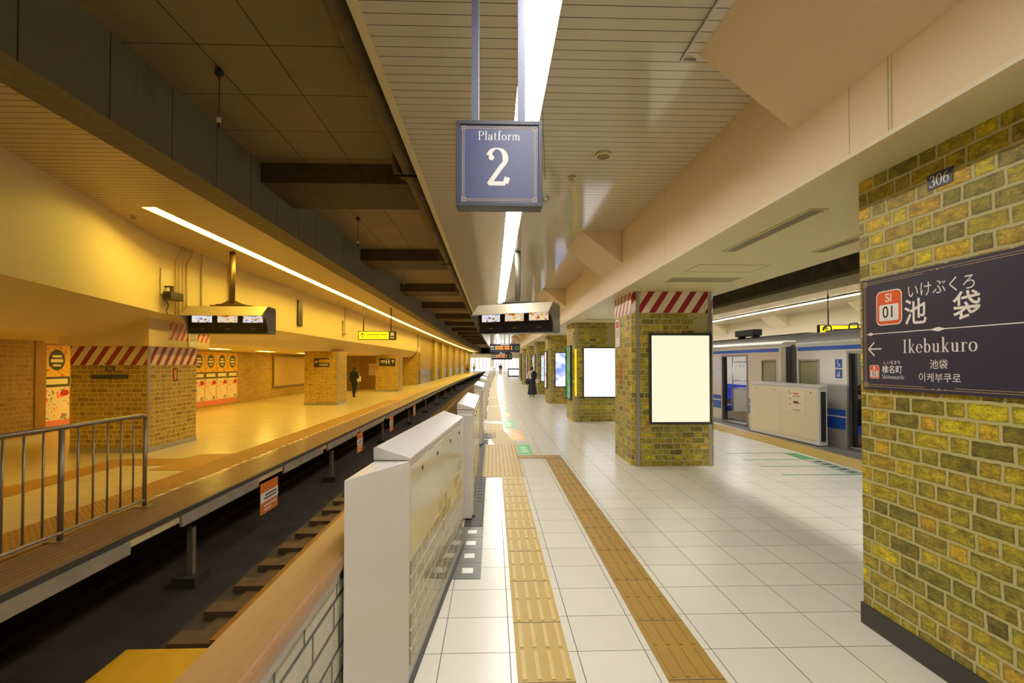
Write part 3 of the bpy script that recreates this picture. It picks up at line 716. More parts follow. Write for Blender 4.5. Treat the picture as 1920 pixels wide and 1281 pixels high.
display(2.63, 32.998, .70, 2.18, 1.04, 'cam', 'scr_lime', 'lime and white lit poster facing the camera')
display(2.348, 15.25, .62, 2.24, .95, 'left', 'scr_green', 'green lit poster on the track side of a brick pillar', .06)
display(2.358, 21.7, .62, 2.24, .95, 'left', 'scr_dark', 'dark lit poster with a white figure on the side of a pillar', .06)
display(2.368, 27.9, .62, 2.24, .95, 'left', 'scr_dark', 'dark lit poster on the side of the fifth pillar', .06)
display(2.358, 34.1, .62, 2.24, .95, 'left', 'scr_dark', 'dark lit poster on the side of the sixth pillar', .06)

# reflective yellow strip on the third pillar corner, its shine put in as glow
tag(MB().box(2.40, 2.45, 14.125, 14.143, .75, 2.12).build('corner_shine_strip', M['yellow_lit']), 'narrow yellow reflective strip with its shine put in as glow, on the near corner of the white poster pillar', 'strip')
# small plates on the striped pillar
def plate(name, x, y, z, wdt, hgt, facing, mat, label, cat, t=.008):
    r = empty(name, (x, y, z), (FACE_CAM, FACE_LEFT, FACE_RIGHT)[('cam', 'left', 'right').index(facing)], label, cat)
    MB().box(-wdt/2, wdt/2, -hgt/2, hgt/2, 0, t).build('board', M[mat], r, bev=.001)
    return r
n1 = plate('notice_board', 2.32, 8.93, 2.26, .28, .50, 'left', 'letter', 'small white notice with red top on the striped pillar side', 'notice')
flat(-.1, .1, .1, .22, .009).build('red_panel', M['red'], n1); sans('↓', .12, M['black'], n1, 0, -.19, .0095, 'arrow')
for i in range(5): flat(-.1, .1, .06-.035*i, .072-.035*i, .009).build('text_line', M['dark'], n1)
n2 = plate('warning_plate', 2.32, 8.72, 1.53, .10, .38, 'left', 'orange', 'narrow orange plate on the side of the striped pillar', 'plate')
frame_mb(-.05, .05, -.19, .19, .009, .012).build('border', M['dark'], n2)

# ------------------------------------------------------------------ station name sign on the 306 pillar
sg = empty('station_name_sign', (2.433, 2.56, 1.887), FACE_LEFT, 'navy station name sign in Japanese and English on the nearest brick pillar', 'sign')
SW, SH = 1.08, .70
MB().box(-SW/2, SW/2, -SH/2, SH/2, 0, .016).build('board', M['navy_dark'], sg, bev=.002)
z = .0168
b1 = frame_mb(-SW/2+.018, SW/2-.018, -SH/2+.018, SH/2-.018, z, .0022, .0004)
for (a, b) in ((-SW/2+.032, -.09), (.09, SW/2-.032)):
    for yy in (-SH/2+.030, SH/2-.032): b1.box(a, b, yy, yy+.0022, z, z+.0005)
for xx in (-SW/2+.030, SW/2-.032): b1.box(xx, xx+.0022, -SH/2+.03, SH/2-.03, z, z+.0005)
for sx in (-1, 1):
    for sy in (-1, 1):
        cx, cy = sx*(SW/2-.028), sy*(SH/2-.028); q = frame_mb(cx-.016, cx+.016, cy-.016, cy+.016, z, .0022, .0006); base = b1.add(q.v); [b1.face([base+t for t in f]) for f in q.f]
        q = frame_mb(cx-.006, cx+.006, cy-.006, cy+.006, z, .002, .0006); base = b1.add(q.v); [b1.face([base+t for t in f]) for f in q.f]
b1.build('gold_border', M['gold'], sg)
dt = MB()
for yy in (SH/2-.022, -SH/2+.022):
    for dx, rr in ((0, .006), (-.035, .003), (.035, .003)): dt.disc((dx, yy, z+.0004), rr, .0006, 8)
dt.build('gold_dots', M['gold'], sg)
def rrect(x0, x1, y0, y1, r, z, t=.0005):
    p = []
    for cx, cy, a in ((x1-r, y1-r, 0), (x0+r, y1-r, 90), (x0+r, y0+r, 180), (x1-r, y0+r, 270)): p += [(cx+r*math.cos(R(a+i*15)), cy+r*math.sin(R(a+i*15))) for i in range(7)]
    return MB().prism_z(p, z, z+t)
# coordinates: y 3.10 is the left end of the sign, so x = 2.56 - y
def badge(x0, x1, y0, y1, num, k=1.):
    w_ = x1-x0; h_ = y1-y0
    rrect(x0-.006*k, x1+.006*k, y0-.006*k, y1+.006*k, w_*.2, z).build('badge_rim', M['letter'], sg)
    rrect(x0, x1, y0, y1, w_*.17, z+.0006).build('badge', M['orange'], sg)
    rrect(x0+w_*.1, x1-w_*.1, y0+h_*.1, y0+h_*.6, w_*.05, z+.0012).build('badge_panel', M['letter'], sg)
    sans('SI', h_*.36, M['letter'], sg, (x0+x1)/2, y0+h_*.79, z+.0014, bold=.001*k)
    sans(num, h_*.50, M['black'], sg, (x0+x1)/2, y0+h_*.35, z+.0019, bold=.001*k, sx=.95)
badge(-.415, -.235, .055, .255, '01')
sans('いけぶくろ', .088, M['letter'], sg, .01, .225, z+.0003, sx=.94)
for ch_, cx_ in (('池', -.141), ('袋', .161)): sans(ch_, .158, M['letter'], sg, cx_, .10, z+.0003, bold=.002, sx=.96)
ln = MB(); ln.box(-.5, .5, -.0025, .0025, z, z+.0005)
for cx, hw, hh in ((0, .05, .012), (-.47, .03, .011), (.47, .03, .011)): ln.prism_z([(cx-hw, 0), (cx, -hh), (cx+hw, 0), (cx, hh)], z, z+.0008)
ln.build('divider_line', M['letter'], sg)
arrow_mb(-.435, -.095, .05, math.pi, z+.0008, .09).build('arrow', M['letter'], sg)
serif_text('Ikebukuro', .078, M['letter'], sg, -.005, -.125, z=z+.0003)
sans('池袋', .055, M['letter'], sg, -.0, -.195, z+.0003)
sans('이케부쿠로', .055, M['letter'], sg, .0, -.268, z+.0003)
badge(-.478, -.408, -.278, -.200, '02', .5)
sans('しいなまち', .026, M['letter'], sg, -.308, -.182, z+.0003)
sans('椎名町', .050, M['letter'], sg, -.308, -.226, z+.0003, bold=.0006)
serif_text('Shiinamachi', .0245, M['letter'], sg, -.302, -.279, z=z+.0003)

pl = empty('number_plate', (2.433, 2.553, 2.706), FACE_LEFT, 'small navy plate reading 306 above the station name sign', 'number plate')
MB().box(-.075, .075, -.042, .042, 0, .003).build('board', M['navy'], pl)
serif_text('306', .062, M['letter'], pl, 0, -.031, z=.0036)

# ------------------------------------------------------------------ hanging platform sign
ps = empty('platform_number_sign', (.035, 2.6, 2.776), FACE_CAM, 'square blue hanging sign reading Platform 2', 'sign')
m = MB(); hw = .232; m.box(-hw, hw, -hw, hw, -.09, .0)
m.build('box', M['blue_frame'], ps, bev=.003)
f = MB(); f.box(-hw, hw, -hw, -hw+.022, 0, .012); f.box(-hw, hw, hw-.022, hw, 0, .012); f.box(-hw, -hw+.022, -hw+.022, hw-.022, 0, .012); f.box(hw-.022, hw, -hw+.022, hw-.022, 0, .012)
f.build('frame', M['blue_frame'], ps, bev=.002)
MB().box(-hw+.022, hw-.022, -hw+.022, hw-.022, 0, .004).build('panel', M['blue_panel'], ps)
z = .0045
g1 = frame_mb(-.198, .198, -.200, .200, z, .0022, .0005); q = frame_mb(-.190, .190, -.192, .192, z, .0022, .0005); b = g1.add(q.v); [g1.face([b+t for t in ff]) for ff in q.f]
for sx in (-1, 1):
    for sy in (-1, 1):
        q = frame_mb(sx*.192-.011, sx*.192+.011, sy*.194-.011, sy*.194+.011, z, .002, .0008); b = g1.add(q.v); [g1.face([b+t for t in ff]) for ff in q.f]
g1.build('gold_border', M['gold'], ps)
serif_text('Platform', .048, M['letter'], ps, 0, .128, z=z+.0004, track=.05, thick=.11)
serif_text('2', .205, M['letter'], ps, 0, -.118, z=z+.0004, thick=.15, thin=.035)
for x in (-.132, .122): MB().box(x-.02, x+.02, hw, PCH-2.776, -.07, -.03).build('pole', M['pole_blue'], ps)
kn = MB()
for x in (-.18, -.0, .18): kn.disc((x, hw+.008, -.02), .006, .016, 8, 'y')
kn.build('bolt', M['dark'], ps)
cdm = MB(); cdm.tube([(.25, 2.68, PCH), (.262, 2.66, 3.4), (.285, 2.62, 2.70)], .0016, 5)
for i in range(1): pass
pts = [(.287+.016*math.cos(t*math.pi/8), 2.62, 2.60+.016*math.sin(t*math.pi/8)) for t in range(17)]
cdm.tube(pts, .003, 6, caps=False)
tag(cdm.build('pull_cord', M['dark']), 'thin cord with a ring hanging beside the platform 2 sign', 'cord')

# ------------------------------------------------------------------ haunches on the fascia
for k, y in enumerate([1.88, 7.78, 13.85, 20.2, 26.5, 32.8, 39.0]):
    m = MB(); m.sweep_y([(1.43, PCH-.002), (2.099, PCH-.52), (2.099, PCH-.002)], [y, y+1.42])
    o = m.build('beam_haunch', M['fascia'], dobend=True); tag(o, '%s sloping peach haunch between the slatted ceiling and the fascia' % ORD[k], 'haunch', 'haunches along the peach fascia')
tag(MB().box(1.32, 1.335, 2.0, 3.34, PCH-.02, PCH-.001).box(1.32, 1.43, 3.34, 3.352, PCH-.02, PCH-.001).build('trim_4', M['strip_steel']), kind='structure')

# ------------------------------------------------------------------ ceiling fittings
def vent(x0, x1, y0, y1, z, label, along='y', n=3):
    r = empty('air_vent', ((x0+x1)/2, (y0+y1)/2, z), label=label, cat='vent'); a, b = (x1-x0)/2, (y1-y0)/2
    frame_mb(-a, a, -b, b, -.008, .02, .007).build('frame', M['soffit'], r)
    MB().box(-a+.02, a-.02, -b+.02, b-.02, -.003, -.001).build('backing', M['dark'], r)
    m = MB()
    if along == 'y':
        for i in range(n): x = -a+.02+(i+.5)*(2*a-.04)/n; m.box(x-.004, x+.004, -b+.02, b-.02, -.007, -.003)
    else:
        for i in range(n): y = -b+.02+(i+.5)*(2*b-.04)/n; m.box(-a+.02, a-.02, y-.005, y+.005, -.007, -.003)
    m.build('louvre', M['soffit'], r)
vent(2.45, 2.60, 3.66, 5.1, 2.9, 'long slot diffuser in the soffit near the 306 pillar')
vent(3.42, 3.57, 3.7, 5.1, 2.9, 'second slot diffuser in the soffit, farther right')
vent(2.5, 3.5, 6.66, 7.02, 2.9, 'wide louvred grille in the soffit before the striped pillar', 'x', 8)
tag(frame_mb(2.5, 3.38, 5.78, 6.25, 2.894, .012, .005).build('access_panel', M['soffit']), 'outline of an access hatch in the soffit', 'hatch')
vent(2.5, 3.5, 12.9, 13.25, 2.9, 'louvred grille in the soffit before the white poster pillar', 'x', 8)
r = empty('ceiling_speaker', (1.134, 4.925, PCH), label='round cream speaker in the slatted ceiling', cat='speaker')
MB().disc((0, 0, -.012), .085, .022, 24).build('rim', M['soffit'], r); MB().disc((0, 0, -.024), .066, .006, 24).build('grille', M['concrete_rough'], r)
def detector(x, y, z, label):
    r = empty('smoke_detector', (x, y, z), label=label, cat='detector')
    MB().disc((0, 0, -.012), .05, .022, 16).build('base', M['soffit'], r); MB().disc((0, 0, -.035), .03, .026, 12).build('sensor', M['hood'], r)
detector(.908, 5.53, PCH, 'small round detector on the ceiling right of the sign')
detector(-5.6, 7.7, LCH, 'small detector on the amber platform ceiling beside the light end')
detector(-5.75, 18.2, LCH, 'small detector on the amber platform ceiling above the black panels')
# pipe over the track
PX = -1.13
m = MB(); pts = [(PX+bend(y), y, 4.3) for y in [YB+.1]+list(range(-4, 70, 3))]
m.tube(pts, .088, 14)
root = m.build('drain_pipe', M['pipe']); tag(root, 'long grey lagged pipe under the concrete along the ceiling edge', 'pipe')
cl = MB()
for i in range(60): y = 2.2+i*.27; cl.tube([(PX+bend(y), y, 4.3), (PX+bend(y), y+.012, 4.3)], .0895, 14)
o = cl.build('lagging_band', M['pipe'], root); o['kind'] = 'stuff'
for y in (6.9, 12.6, 18.2): MB().tube([(PX-.05, y, 4.31), (PX-.15, y-.10, 4.34), (PX-.20, y-.15, 4.36), (PX-.22, y-.16, 4.42), (PX-.22, y-.16, VOID)], .045, 10).build('branch_elbow', M['pipe'], root)
for y in (6.45, 12.2): MB().box(-1.3, -.87, y, y+.03, 4.19, 4.21).build('bracket', M['void_dark'], root)
# cross beams
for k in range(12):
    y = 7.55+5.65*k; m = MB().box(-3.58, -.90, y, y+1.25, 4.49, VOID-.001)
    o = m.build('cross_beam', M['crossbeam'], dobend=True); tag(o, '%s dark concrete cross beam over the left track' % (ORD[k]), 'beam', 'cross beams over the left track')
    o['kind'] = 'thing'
# hanging sensors
for i, (x, y) in enumerate([(-2.88, 5.15), (-2.85, 10.3), (-2.85, 15.6)]):
    r = empty('hanging_sensor', (x, y, VOID), label=['nearest', 'middle', 'farthest'][i]+' small sensor hanging on a wire under the concrete slab', cat='sensor', group='hanging sensors over the track')
    MB().ball((0, 0, -.04), .045).build('cap', M['black'], r); MB().tube([(0, 0, -.06), (0, 0, -.52)], .005, 6).build('wire', M['dark'], r)
    MB().disc((0, 0, -.54), .022, .05, 10).build('bulb', M['letter'], r); MB().disc((0, 0, -.60), .013, .06, 8).build('tip', M['dark'], r)

# ------------------------------------------------------------------ monitors
def monitors(x, y, zc, wdt, rotz, label, pics, L0, style):
    """hooded row of three screens on a pole; local front is -y"""
    r = empty('hanging_monitor', (x, y, zc), (0, 0, rotz), label, 'monitor')
    a = wdt/2; top = .27; bot = -.27
    # housing: profile (y,z)
    MB().prism_x([(-.02, bot), (.34, bot+.02), (.34, top), (-.02, top)], -a+.02, a-.02).build('housing', M['black'], r)
    MB().prism_x([(-.30, .06), (-.30, .05), (-.02, top-.03), (.36, top-.03), (.36, top), (-.03, top)], -a, a).build('hood', M['hood'], r)
    for sx in (-1, 1):
        prof = [(.36, bot), (.36, top-.03), (-.02, top-.03), (-.30, .05)]+[(-.30+.29*math.sin(R(t)), .05-(.05-bot)*(1-math.cos(R(t)))) for t in range(15, 91, 15)]
        x0 = -a-.012 if sx < 0 else a-.012
        MB().prism_x(prof, x0, x0+.024).build('side_cheek', M['hood_side'], r)
    MB().prism_x([(-.03, bot-.012), (.34, bot-.012), (.34, bot), (-.03, bot)], -a, a).build('bottom_plate', M['black'], r)
    for i in range(3):
        cx = (i-1)*wdt/3*.96; sw = wdt*.125
        s = MB().box(cx-sw-.05, cx+sw+.05, -.035, -.02, -.13, .19).build('bezel', M['black'], r)
        MB().box(cx-sw, cx+sw, -.038, -.0355, -.06, .175).build('screen', M[pics[i]], s)
        MB().box(cx-.04, cx+.04, -.039, -.021, -.2, -.175).build('nameplate', M['hood_side'], r)
    m = MB().box(-.40, .40, .06, .22, top, top+.035).box(-.28, .28, .04, .24, top+.035, top+.055)
    m.build('mount_plate', M[style], r)
    m = MB()
    m.prism_x([(.10, top+.05), (.18, top+.05), (.18, top+.06), (.10, top+.06)], -.24, .24)
    k = m.add([(-.24, .12, top+.055), (.24, .12, top+.055), (.04, .12, top+.15), (-.04, .12, top+.15), (-.24, .16, top+.055), (.24, .16, top+.055), (.04, .16, top+.15), (-.04, .16, top+.15)])
    for fq in ((0, 1, 2, 3), (7, 6, 5, 4), (0, 3, 7, 4), (1, 5, 6, 2), (3, 2, 6, 7)): m.face([k+t for t in fq])
    m.build('bracket', M[style], r)
    MB().tube([(0, .14, top+.05), (0, .14, L0-zc)], .055, 16).build('pole', M[style], r)
monitors(-5.36, 10.0, 2.59, 1.56, R(2), 'hooded row of three monitors hanging over the amber platform', ['cctv_a', 'cctv_b', 'cctv_a'], LCH, 'bronze')
monitors(.42, 9.15, 2.56, 1.52, R(-25), 'hooded row of three monitors hanging over the gates and floor', ['cctv_a', 'cctv_b', 'cctv_b'], PCH, 'hood_side')

# ------------------------------------------------------------------ platform screen gates
def gate(loc, rot, length, label, group, face='gate_print', leaf=None, near_cap=True, locks=4, thick=.19, flip=1):
    """box stands x in [-thick,0] (platform face at x=0), y in [0,length]"""
    r = empty('platform_gate', loc, (0, 0, rot), label, 'gate', group)
    MB().box(-thick, -.006, 0, length, .02, 1.185).build('cabinet', M['white_paint'], r, bev=.004)
    MB().sweep_y([(-thick-.003, 1.19), (.003, 1.19), (.003, 1.205), (-thick+.012, 1.262), (-thick-.003, 1.255)], [-.004, length+.004]).build('lid', M['white_paint'], r, bev=.003)
    pw = length/2 if length < 2.2 else length/2
    for i in range(2):
        p = MB().box(-.006, 0, .04+i*pw*.98, i*pw*.98+pw-.025, .1, 1.155).build('front_panel', M[face], r, bev=.001)
        m = MB()
        for yy in (i*pw+.3, i*pw+pw-.22): m.disc((.002, yy, 1.09), .014, .006, 12, 'x')
        m.build('lock', M['dark'], p)
    MB().box(-thick-.01, .012, -.01, length+.01, 0, .02).build('base', M['rubber'], r)
    if near_cap: MB().box(-thick*.95, -.02, -.12, 0, .02, 1.14).build('end_post', M['white_paint'], r, bev=.004)
    if leaf:
        for (a, b) in leaf: MB().box(-thick*.75, -thick*.45, a, b, .04, 1.10).build('sliding_leaf', M['white_paint'], r, bev=.004)
    return r
g1 = gate((-.437, 2.578, 0), R(-4.68), 1.95, 'nearest white gate cabinet with angled end panel beside the wooden handrail', None, near_cap=False, leaf=[(1.95, 2.6)])
# the angled end panel of the near gate, in the gate's own frame
def loc1(px, py):
    dx, dy = px+.437, py-2.578; a = R(4.68); return (dx*math.cos(a)-dy*math.sin(a), dx*math.sin(a)+dy*math.cos(a))
p = [loc1(-.65, 2.155), loc1(-.437, 2.574), loc1(-.62, 2.574)]
MB().prism_z(p, 0, 1.188).build('end_panel', M['white_paint'], g1, bev=.003)
gy = [5.42]+[5.42+4.82*k for k in range(1, 15)]
for k, y in enumerate(gy):
    lf = [(2.05, 3.43)] + ([(-1.39, 0)] if k else [])
    gate(place(-.205, y), R(-.9) if y > 30 else 0, 2.05, '%s white gate cabinet in the row, counted from the camera' % ORD[k+1] if k < 14 else 'farthest white gate cabinet in the row', 'white gate cabinets along platform two', leaf=lf)

# right gate in front of the train
rg = gate((6.50, 12.11, 0), R(180+3.9), 2.37, 'cream gate cabinet standing before the train', None, face='cream_matt', near_cap=False)
MB().box(-.15, -.05, 2.37, 2.385, .1, 1.12).build('leaf_slot', M['black'], rg)
st = MB().box(.0005, .002, 1.32, 1.95, .66, 1.10).build('notice', M['bag_white'], rg)
sm_ = MB()
for i in range(4):
    sm_.disc((.003, 1.38, 1.05-.1*i), .012, .002, 8, 'x')
for i in range(2): sm_.box(.002, .003, 1.62, 1.78, 1.03-.18*i, 1.06-.18*i)
sm_.build('notice_mark', M['orange'], st)
sb = MB()
for i in range(3): sb.box(.002, .003, 1.45, 1.56, 1.04-.12*i, 1.05-.12*i); sb.box(.002, .003, 1.6, 1.85, .98-.15*i, .99-.15*i)
sb.box(.002, .003, 1.62, 1.76, .84, .88); sb.build('notice_text', M['navy'], st)

# ------------------------------------------------------------------ low wall with wooden handrail
rw = empty('handrail_wall', (-.755, 0, 0), label='low grey stone tiled wall with a broad wooden handrail', cat='low wall')
MB().box(-.085, .085, -2.5, 2.9, 0, .79).build('stone_wall', M['stone'], rw)
pr = [(-.105, .80), (.100, .80), (.103, .835)]+[(.103-.02*(1-math.cos(R(t))), .835+.025*math.sin(R(t))) for t in (30, 60, 90)]+[(-.085, .86), (-.103, .84)]
MB().sweep_y(pr, [-2.6, 2.93]).build('wooden_rail', M['wood'], rw)
MB().box(.085, .094, -2.5, 2.9, .765, .80).build('metal_trim', M['steel'], rw)

# ------------------------------------------------------------------ left railing
rl = empty('safety_railing', (-4.12, 5.9, 0), label='grey metal safety railing on the amber platform edge', cat='railing')
m = MB(); m.tube([(.02, -3.4, 1.09), (0, -.06, 1.09), (0, -.02, 1.08), (0, 0, 1.04)], .024, 10); m.build('top_rail', M['rail_steel'], rl)
MB().tube([(.02, -3.4, .09), (0, 0, .09)], .02, 8).build('bottom_rail', M['rail_steel'], rl)
for yy in (0, -1.12, -2.24, -3.36): 
    p = MB().tube([(0, yy, .01), (0, yy, 1.07)], .025 if yy else .023, 10).build('post', M['rail_steel'], rl)
    MB().box(-.09, .09, yy-.07, yy+.07, .006, .018).build('base_plate', M['rail_steel'], p)
for s0 in (0, -1.12, -2.24):
    for i in range(1, 6): MB().tube([(0, s0-i*1.12/6, .09), (0, s0-i*1.12/6, 1.08)], .0105, 6).build('baluster', M['rail_steel'], rl)
tag(MB().box(-3.58, -3.48, 3.1, 3.52, -.25, .24).build('edge_bumper', M['bag_white'], bev=.03), 'cream rounded bumper at the near end of the amber platform edge', 'bumper')

# ------------------------------------------------------------------ pit supports and hanging boards
for i in range(9):
    y = 6.25+5.3*i; r = empty('support_post', place(-3.78, y, BED), label='%s short steel post on a concrete foot in the pit under the left platform edge' % ORD[i], cat='post', group='posts in the track pit')
    MB().box(-.035, .035, -.035, .035, .1, .70).build('post', M['rail_steel'], r); MB().box(-.14, .14, -.16, .16, 0, .12).build('foot', M['bed'], r)
for i, (y0, y1, z0, z1) in enumerate([(7.62, 8.22, -.65, -.17), (12.95, 13.5, -.68, -.17), (17.0, 17.6, -.68, -.17), (22.0, 22.6, -.68, -.17)]):
    r = empty('pit_notice_board', (-3.58, (y0+y1)/2, (z0+z1)/2), FACE_RIGHT, '%s orange and white board hanging under the amber platform edge' % ORD[i], 'notice board', 'orange boards under the platform edge')
    a, b = (y1-y0)/2, (z1-z0)/2
    MB().box(-a, a, -b, b, 0, .008).build('board', M['board_orange'], r)
    MB().box(-a, a, -b*.25, b*.38, .008, .010).build('white_band', M['letter'], r)
    t = MB(); t.box(-a*.5, a*.8, .03, .055, .010, .0112); t.box(-a*.6, a*.8, -.02, .005, .010, .0112)
    t.build('text_line', M['dark'], r)
    t = MB(); t.box(-a*.6, a*.8, -b*.55, -b*.45, .008, .0102); t.box(-a*.6, a*.2, -b*.8, -b*.7, .008, .0102); t.build('lower_text', M['letter'], r)

# ------------------------------------------------------------------ left pillars and their furniture
def lpillar(x0, y0, wdt, dep, h, label, band=False, strip='strip_steel'):
    r = empty('brick_pillar', (x0, y0, 0), label=label, cat='pillar', group='brick pillars of the amber platform')
    MB().box(0, wdt, 0, dep, .10, h).build('shaft', M['brick_left'], r)
    MB().box(-.006, wdt+.006, -.006, dep+.006, 0, .10).build('plinth', M['steel'], r)
    MB().box(wdt-.03, wdt+.012, -.012, .03, 0, h).build('corner_guard', M[strip], r)
    if band: MB().box(-.005, wdt+.0045, -.005, dep+.005, h-.36, h-.002).build('hazard_band', M['hazard'], r)
    return r
lpillar(-8.03, 9.49, 1.46, 1.49, 2.03, 'wide brick pillar numbered 105 with red striped band', True)
lpillar(-7.7, 20.1, 1.33, 1.3, 2.2, 'brick pillar with an arrow sign, left of the walking person')
lpillar(-7.15, 29.9, 1.4, 1.25, 2.2, 'brick pillar with a toilet sign, right of the walking person')
struct('wall_header_box', MB().box(-8.1, -6.45, 9.3, 11.25, 2.032, 2.66), M['wall_amber'])
hz = empty('hazard_panel', (-6.449, 10.5, 2.37), FACE_RIGHT, 'orange and white striped panel on the cream header over pillar 105', 'panel')
MB().box(-.62, .72, -.2, .14, .0, .004).build('panel', M['hazard_orange'], hz)
nb = empty('notice_board', (-6.44, 10.6, 2.33), FACE_RIGHT, 'tall white notice with red heading on the striped panel', 'notice')
MB().box(-.14, .14, -.27, .20, 0, .012).build('board', M['letter'], nb); flat(-.1, .1, .07, .16, .0125).build('red_panel', M['red'], nb)
for i in range(5): flat(-.1, .1, .02-.04*i, .032-.04*i, .0125).build('text_line', M['dark'], nb)
np_ = empty('number_plate', (-7.30, 9.488, 1.60), FACE_CAM, 'small black plate reading 105 on the wide brick pillar', 'number plate')
MB().box(-.085, .085, -.045, .045, 0, .004).build('board', M['black'], np_); serif_text('105', .066, M['letter'], np_, 0, -.033, z=.005)
dp = plate('dark_plate', -7.30, 9.488, 1.45, .68, .085, 'cam', 'dark', 'long dark plate under the 105 plate', 'plate', .006)
flat(-.3, .0, .008, .018, .0065).build('text_line', M['hood_side'], dp); flat(.05, .3, -.025, -.015, .0065).build('text_line', M['hood_side'], dp)
op = plate('warning_plate', -6.568, 10.25, 1.47, .14, .27, 'right', 'dark', 'small orange framed plate on the side of pillar 105', 'plate', .006)
flat(-.045, .045, -.11, .11, .0065).build('orange_face', M['orange'], op); flat(-.02, .02, -.06, .06, .008).build('symbol', M['yellow_paint'], op)
s2 = plate('direction_sign', -7.0, 20.1, 1.74, .62, .36, 'cam', 'navy', 'navy and yellow direction sign with up arrow on a brick pillar', 'sign')
flat(-.12, .3, .0, .13, .009).build('yellow_panel', M['yellow_paint'], s2); arrow_mb(-.22, 0, .07, R(90), .0105).build('arrow', M['letter'], s2)
flat(-.1, .25, -.07, -.05, .009).build('text_line', M['letter'], s2); flat(-.1, .25, -.12, -.10, .009).build('text_line', M['letter'], s2)
s3 = plate('direction_sign', -6.45, 29.9, 1.78, .98, .48, 'cam', 'dark', 'dark toilet direction sign with up arrow on a brick pillar', 'sign')
arrow_mb(.34, .03, .1, R(90), .0105).build('arrow', M['letter'], s3)
t = MB()
for x in (-.05, .1): t.disc((x, .13, .0095), .035, .003, 10); t.box(x-.04, x+.04, -.03, .08, .009, .0105); t.box(x-.025, x+.025, -.12, -.03, .009, .0105)
t.box(-.42, -.14, .05, .12, .009, .0105); t.box(-.42, -.14, -.02, .02, .009, .0105); t.build('symbol', M['letter'], s3)

# posters on the back wall
def ad(y, z0, kind, label):
    r = empty('wall_poster', (-10.895+bend(y), y, z0), FACE_RIGHT, label, 'poster', 'posters on the back wall of the amber platform')
    MB().box(0, .74, 0, 1.02, 0, .006).build('sheet', M['ad_top' if kind else 'ad_low'], r)
    if kind:
        p = [(.37+.23*math.cos(R(t)), .66+.26*math.sin(R(t))) for t in range(0, 360, 20)]
        MB().prism_z(p, .0065, .009).build('oval', M['ad_oval'], r)
        t = MB(); t.box(.24, .5, .72, .78, .0095, .011); t.box(.2, .54, .60, .68, .0095, .011); t.box(.26, .48, .5, .55, .0095, .011); t.build('caption', M['ad_band'], r)
        MB().box(0, .74, .0, .24, .0065, .008).build('band', M['ad_oval'], r); MB().box(.08, .68, .05, .19, .0085, .0095).build('price_strip', M['ad_band'], r)
    else:
        p = [(.60+.13*math.cos(R(t)), .87+.08*math.sin(R(t))) for t in range(0, 360, 20)]; MB().prism_z(p, .0065, .008).build('red_badge', M['red'], r)
        MB().box(0, .74, 0, .2, .0065, .0075).build('pink_foot', plain_pink, r)
plain_pink = plain('pink_paper', srgb(240, 140, 120), .4)
for i, y in enumerate([12.1, 12.9, 17.95, 18.73, 19.51, 20.29]):
    w_ = ['in the gap left of pillar 105', 'second in the gap left of pillar 105', 'leftmost right of pillar 105', 'second right of pillar 105', 'third right of pillar 105', 'rightmost right of pillar 105'][i]
    ad(y, 1.13, 1, 'orange food poster with a dark oval, '+w_); ad(y, .09, 0, 'pale pink food poster in the lower row, '+w_)
bd = empty('notice_board', (-10.86, 24.4, .55), FACE_RIGHT, 'large empty tan board on the back wall', 'board')
MB().box(0, 4.1, 0, 1.5, 0, .03).build('panel', plain('tan_board', srgb(206, 176, 112), .4), bd); frame_mb(-.04, 4.14, -.04, 1.54, .0, .05, .045).build('frame', M['rail_steel'], bd)
# corridor piece between the two far pillars
struct('wall_corridor', MB().box(-10.85, -9.0, 33.0, 33.2, 0, 2.2), M['brick_left'])
struct('door_2', MB().box(-9.0, -7.6, 33.0, 33.1, 0, 2.2), M['tactile_left'])
pp = plate('wall_poster', -8.1, 32.99, 1.3, .5, .8, 'cam', 'ad_band', 'small framed poster on the tan door between the far pillars', 'poster'); flat(-.15, .15, -.25, .3, .009).build('picture', M['ad_low'], pp)

# cream wall fittings
r = empty('security_camera', (-6.19, 9.32, 3.1), label='dark security camera bracketed to the cream wall', cat='camera')
MB().box(0, .02, -.12, .12, -.1, .38).build('cover_plate', M['wall_cream'], r)
MB().box(.02, .16, -.03, .03, .04, .06).box(.12, .16, -.03, .03, -.06, .05).build('bracket', M['dark'], r)
MB().box(.05, .20, -.12, .26, -.20, -.05).build('body', M['dark'], r, bev=.01)
MB().box(.08, .17, -.135, -.12, -.17, -.08).build('lens', M['black'], r)
MB().tube([(.02, 0, -.2), (.05, .05, -.3), (.03, .02, -.4), (.06, .0, -.46)], .008, 6).build('cable', M['dark'], r)
for i, y in enumerate([9.62, 9.72, 9.84, 9.95, 10.45]):
    m = MB(); m.tube([(-6.17, y, 2.63), (-6.165, y, 3.72), (-6.15+(.02 if i < 4 else 0), y+(.12 if i < 4 else 0), 3.9), (-6.15, y+(.14 if i < 4 else 0), LCH)], .017, 8)
    r = m.build('wall_conduit', M['wall_cream']); tag(r, ['leftmost', 'second', 'middle', 'fourth', 'rightmost'][i]+' cream conduit running down the cream wall beside the security camera', 'conduit', 'conduits beside the security camera')
tag(MB().tube([(-6.15, 11.5, 2.8), (-6.15, 11.5, 3.85), (-6.05, 11.5, 3.97)], .03, 8).build('wall_conduit', M['wall_cream']), 'thicker cream pipe on the wall behind the monitors', 'conduit')
tag(MB().box(-6.14, -6.10, 15.4, 15.75, 2.9, 3.7).build('black_panel_light', M['black'], bev=.005), 'tall narrow black panel on the cream wall, nearer one', 'panel')
tag(MB().box(-6.1, -6.0, 39.3, 39.7, 3.1, 4.0-.01).build('black_panel_light', M['black']), 'tall narrow black panel at the far end of the cream wall', 'panel')
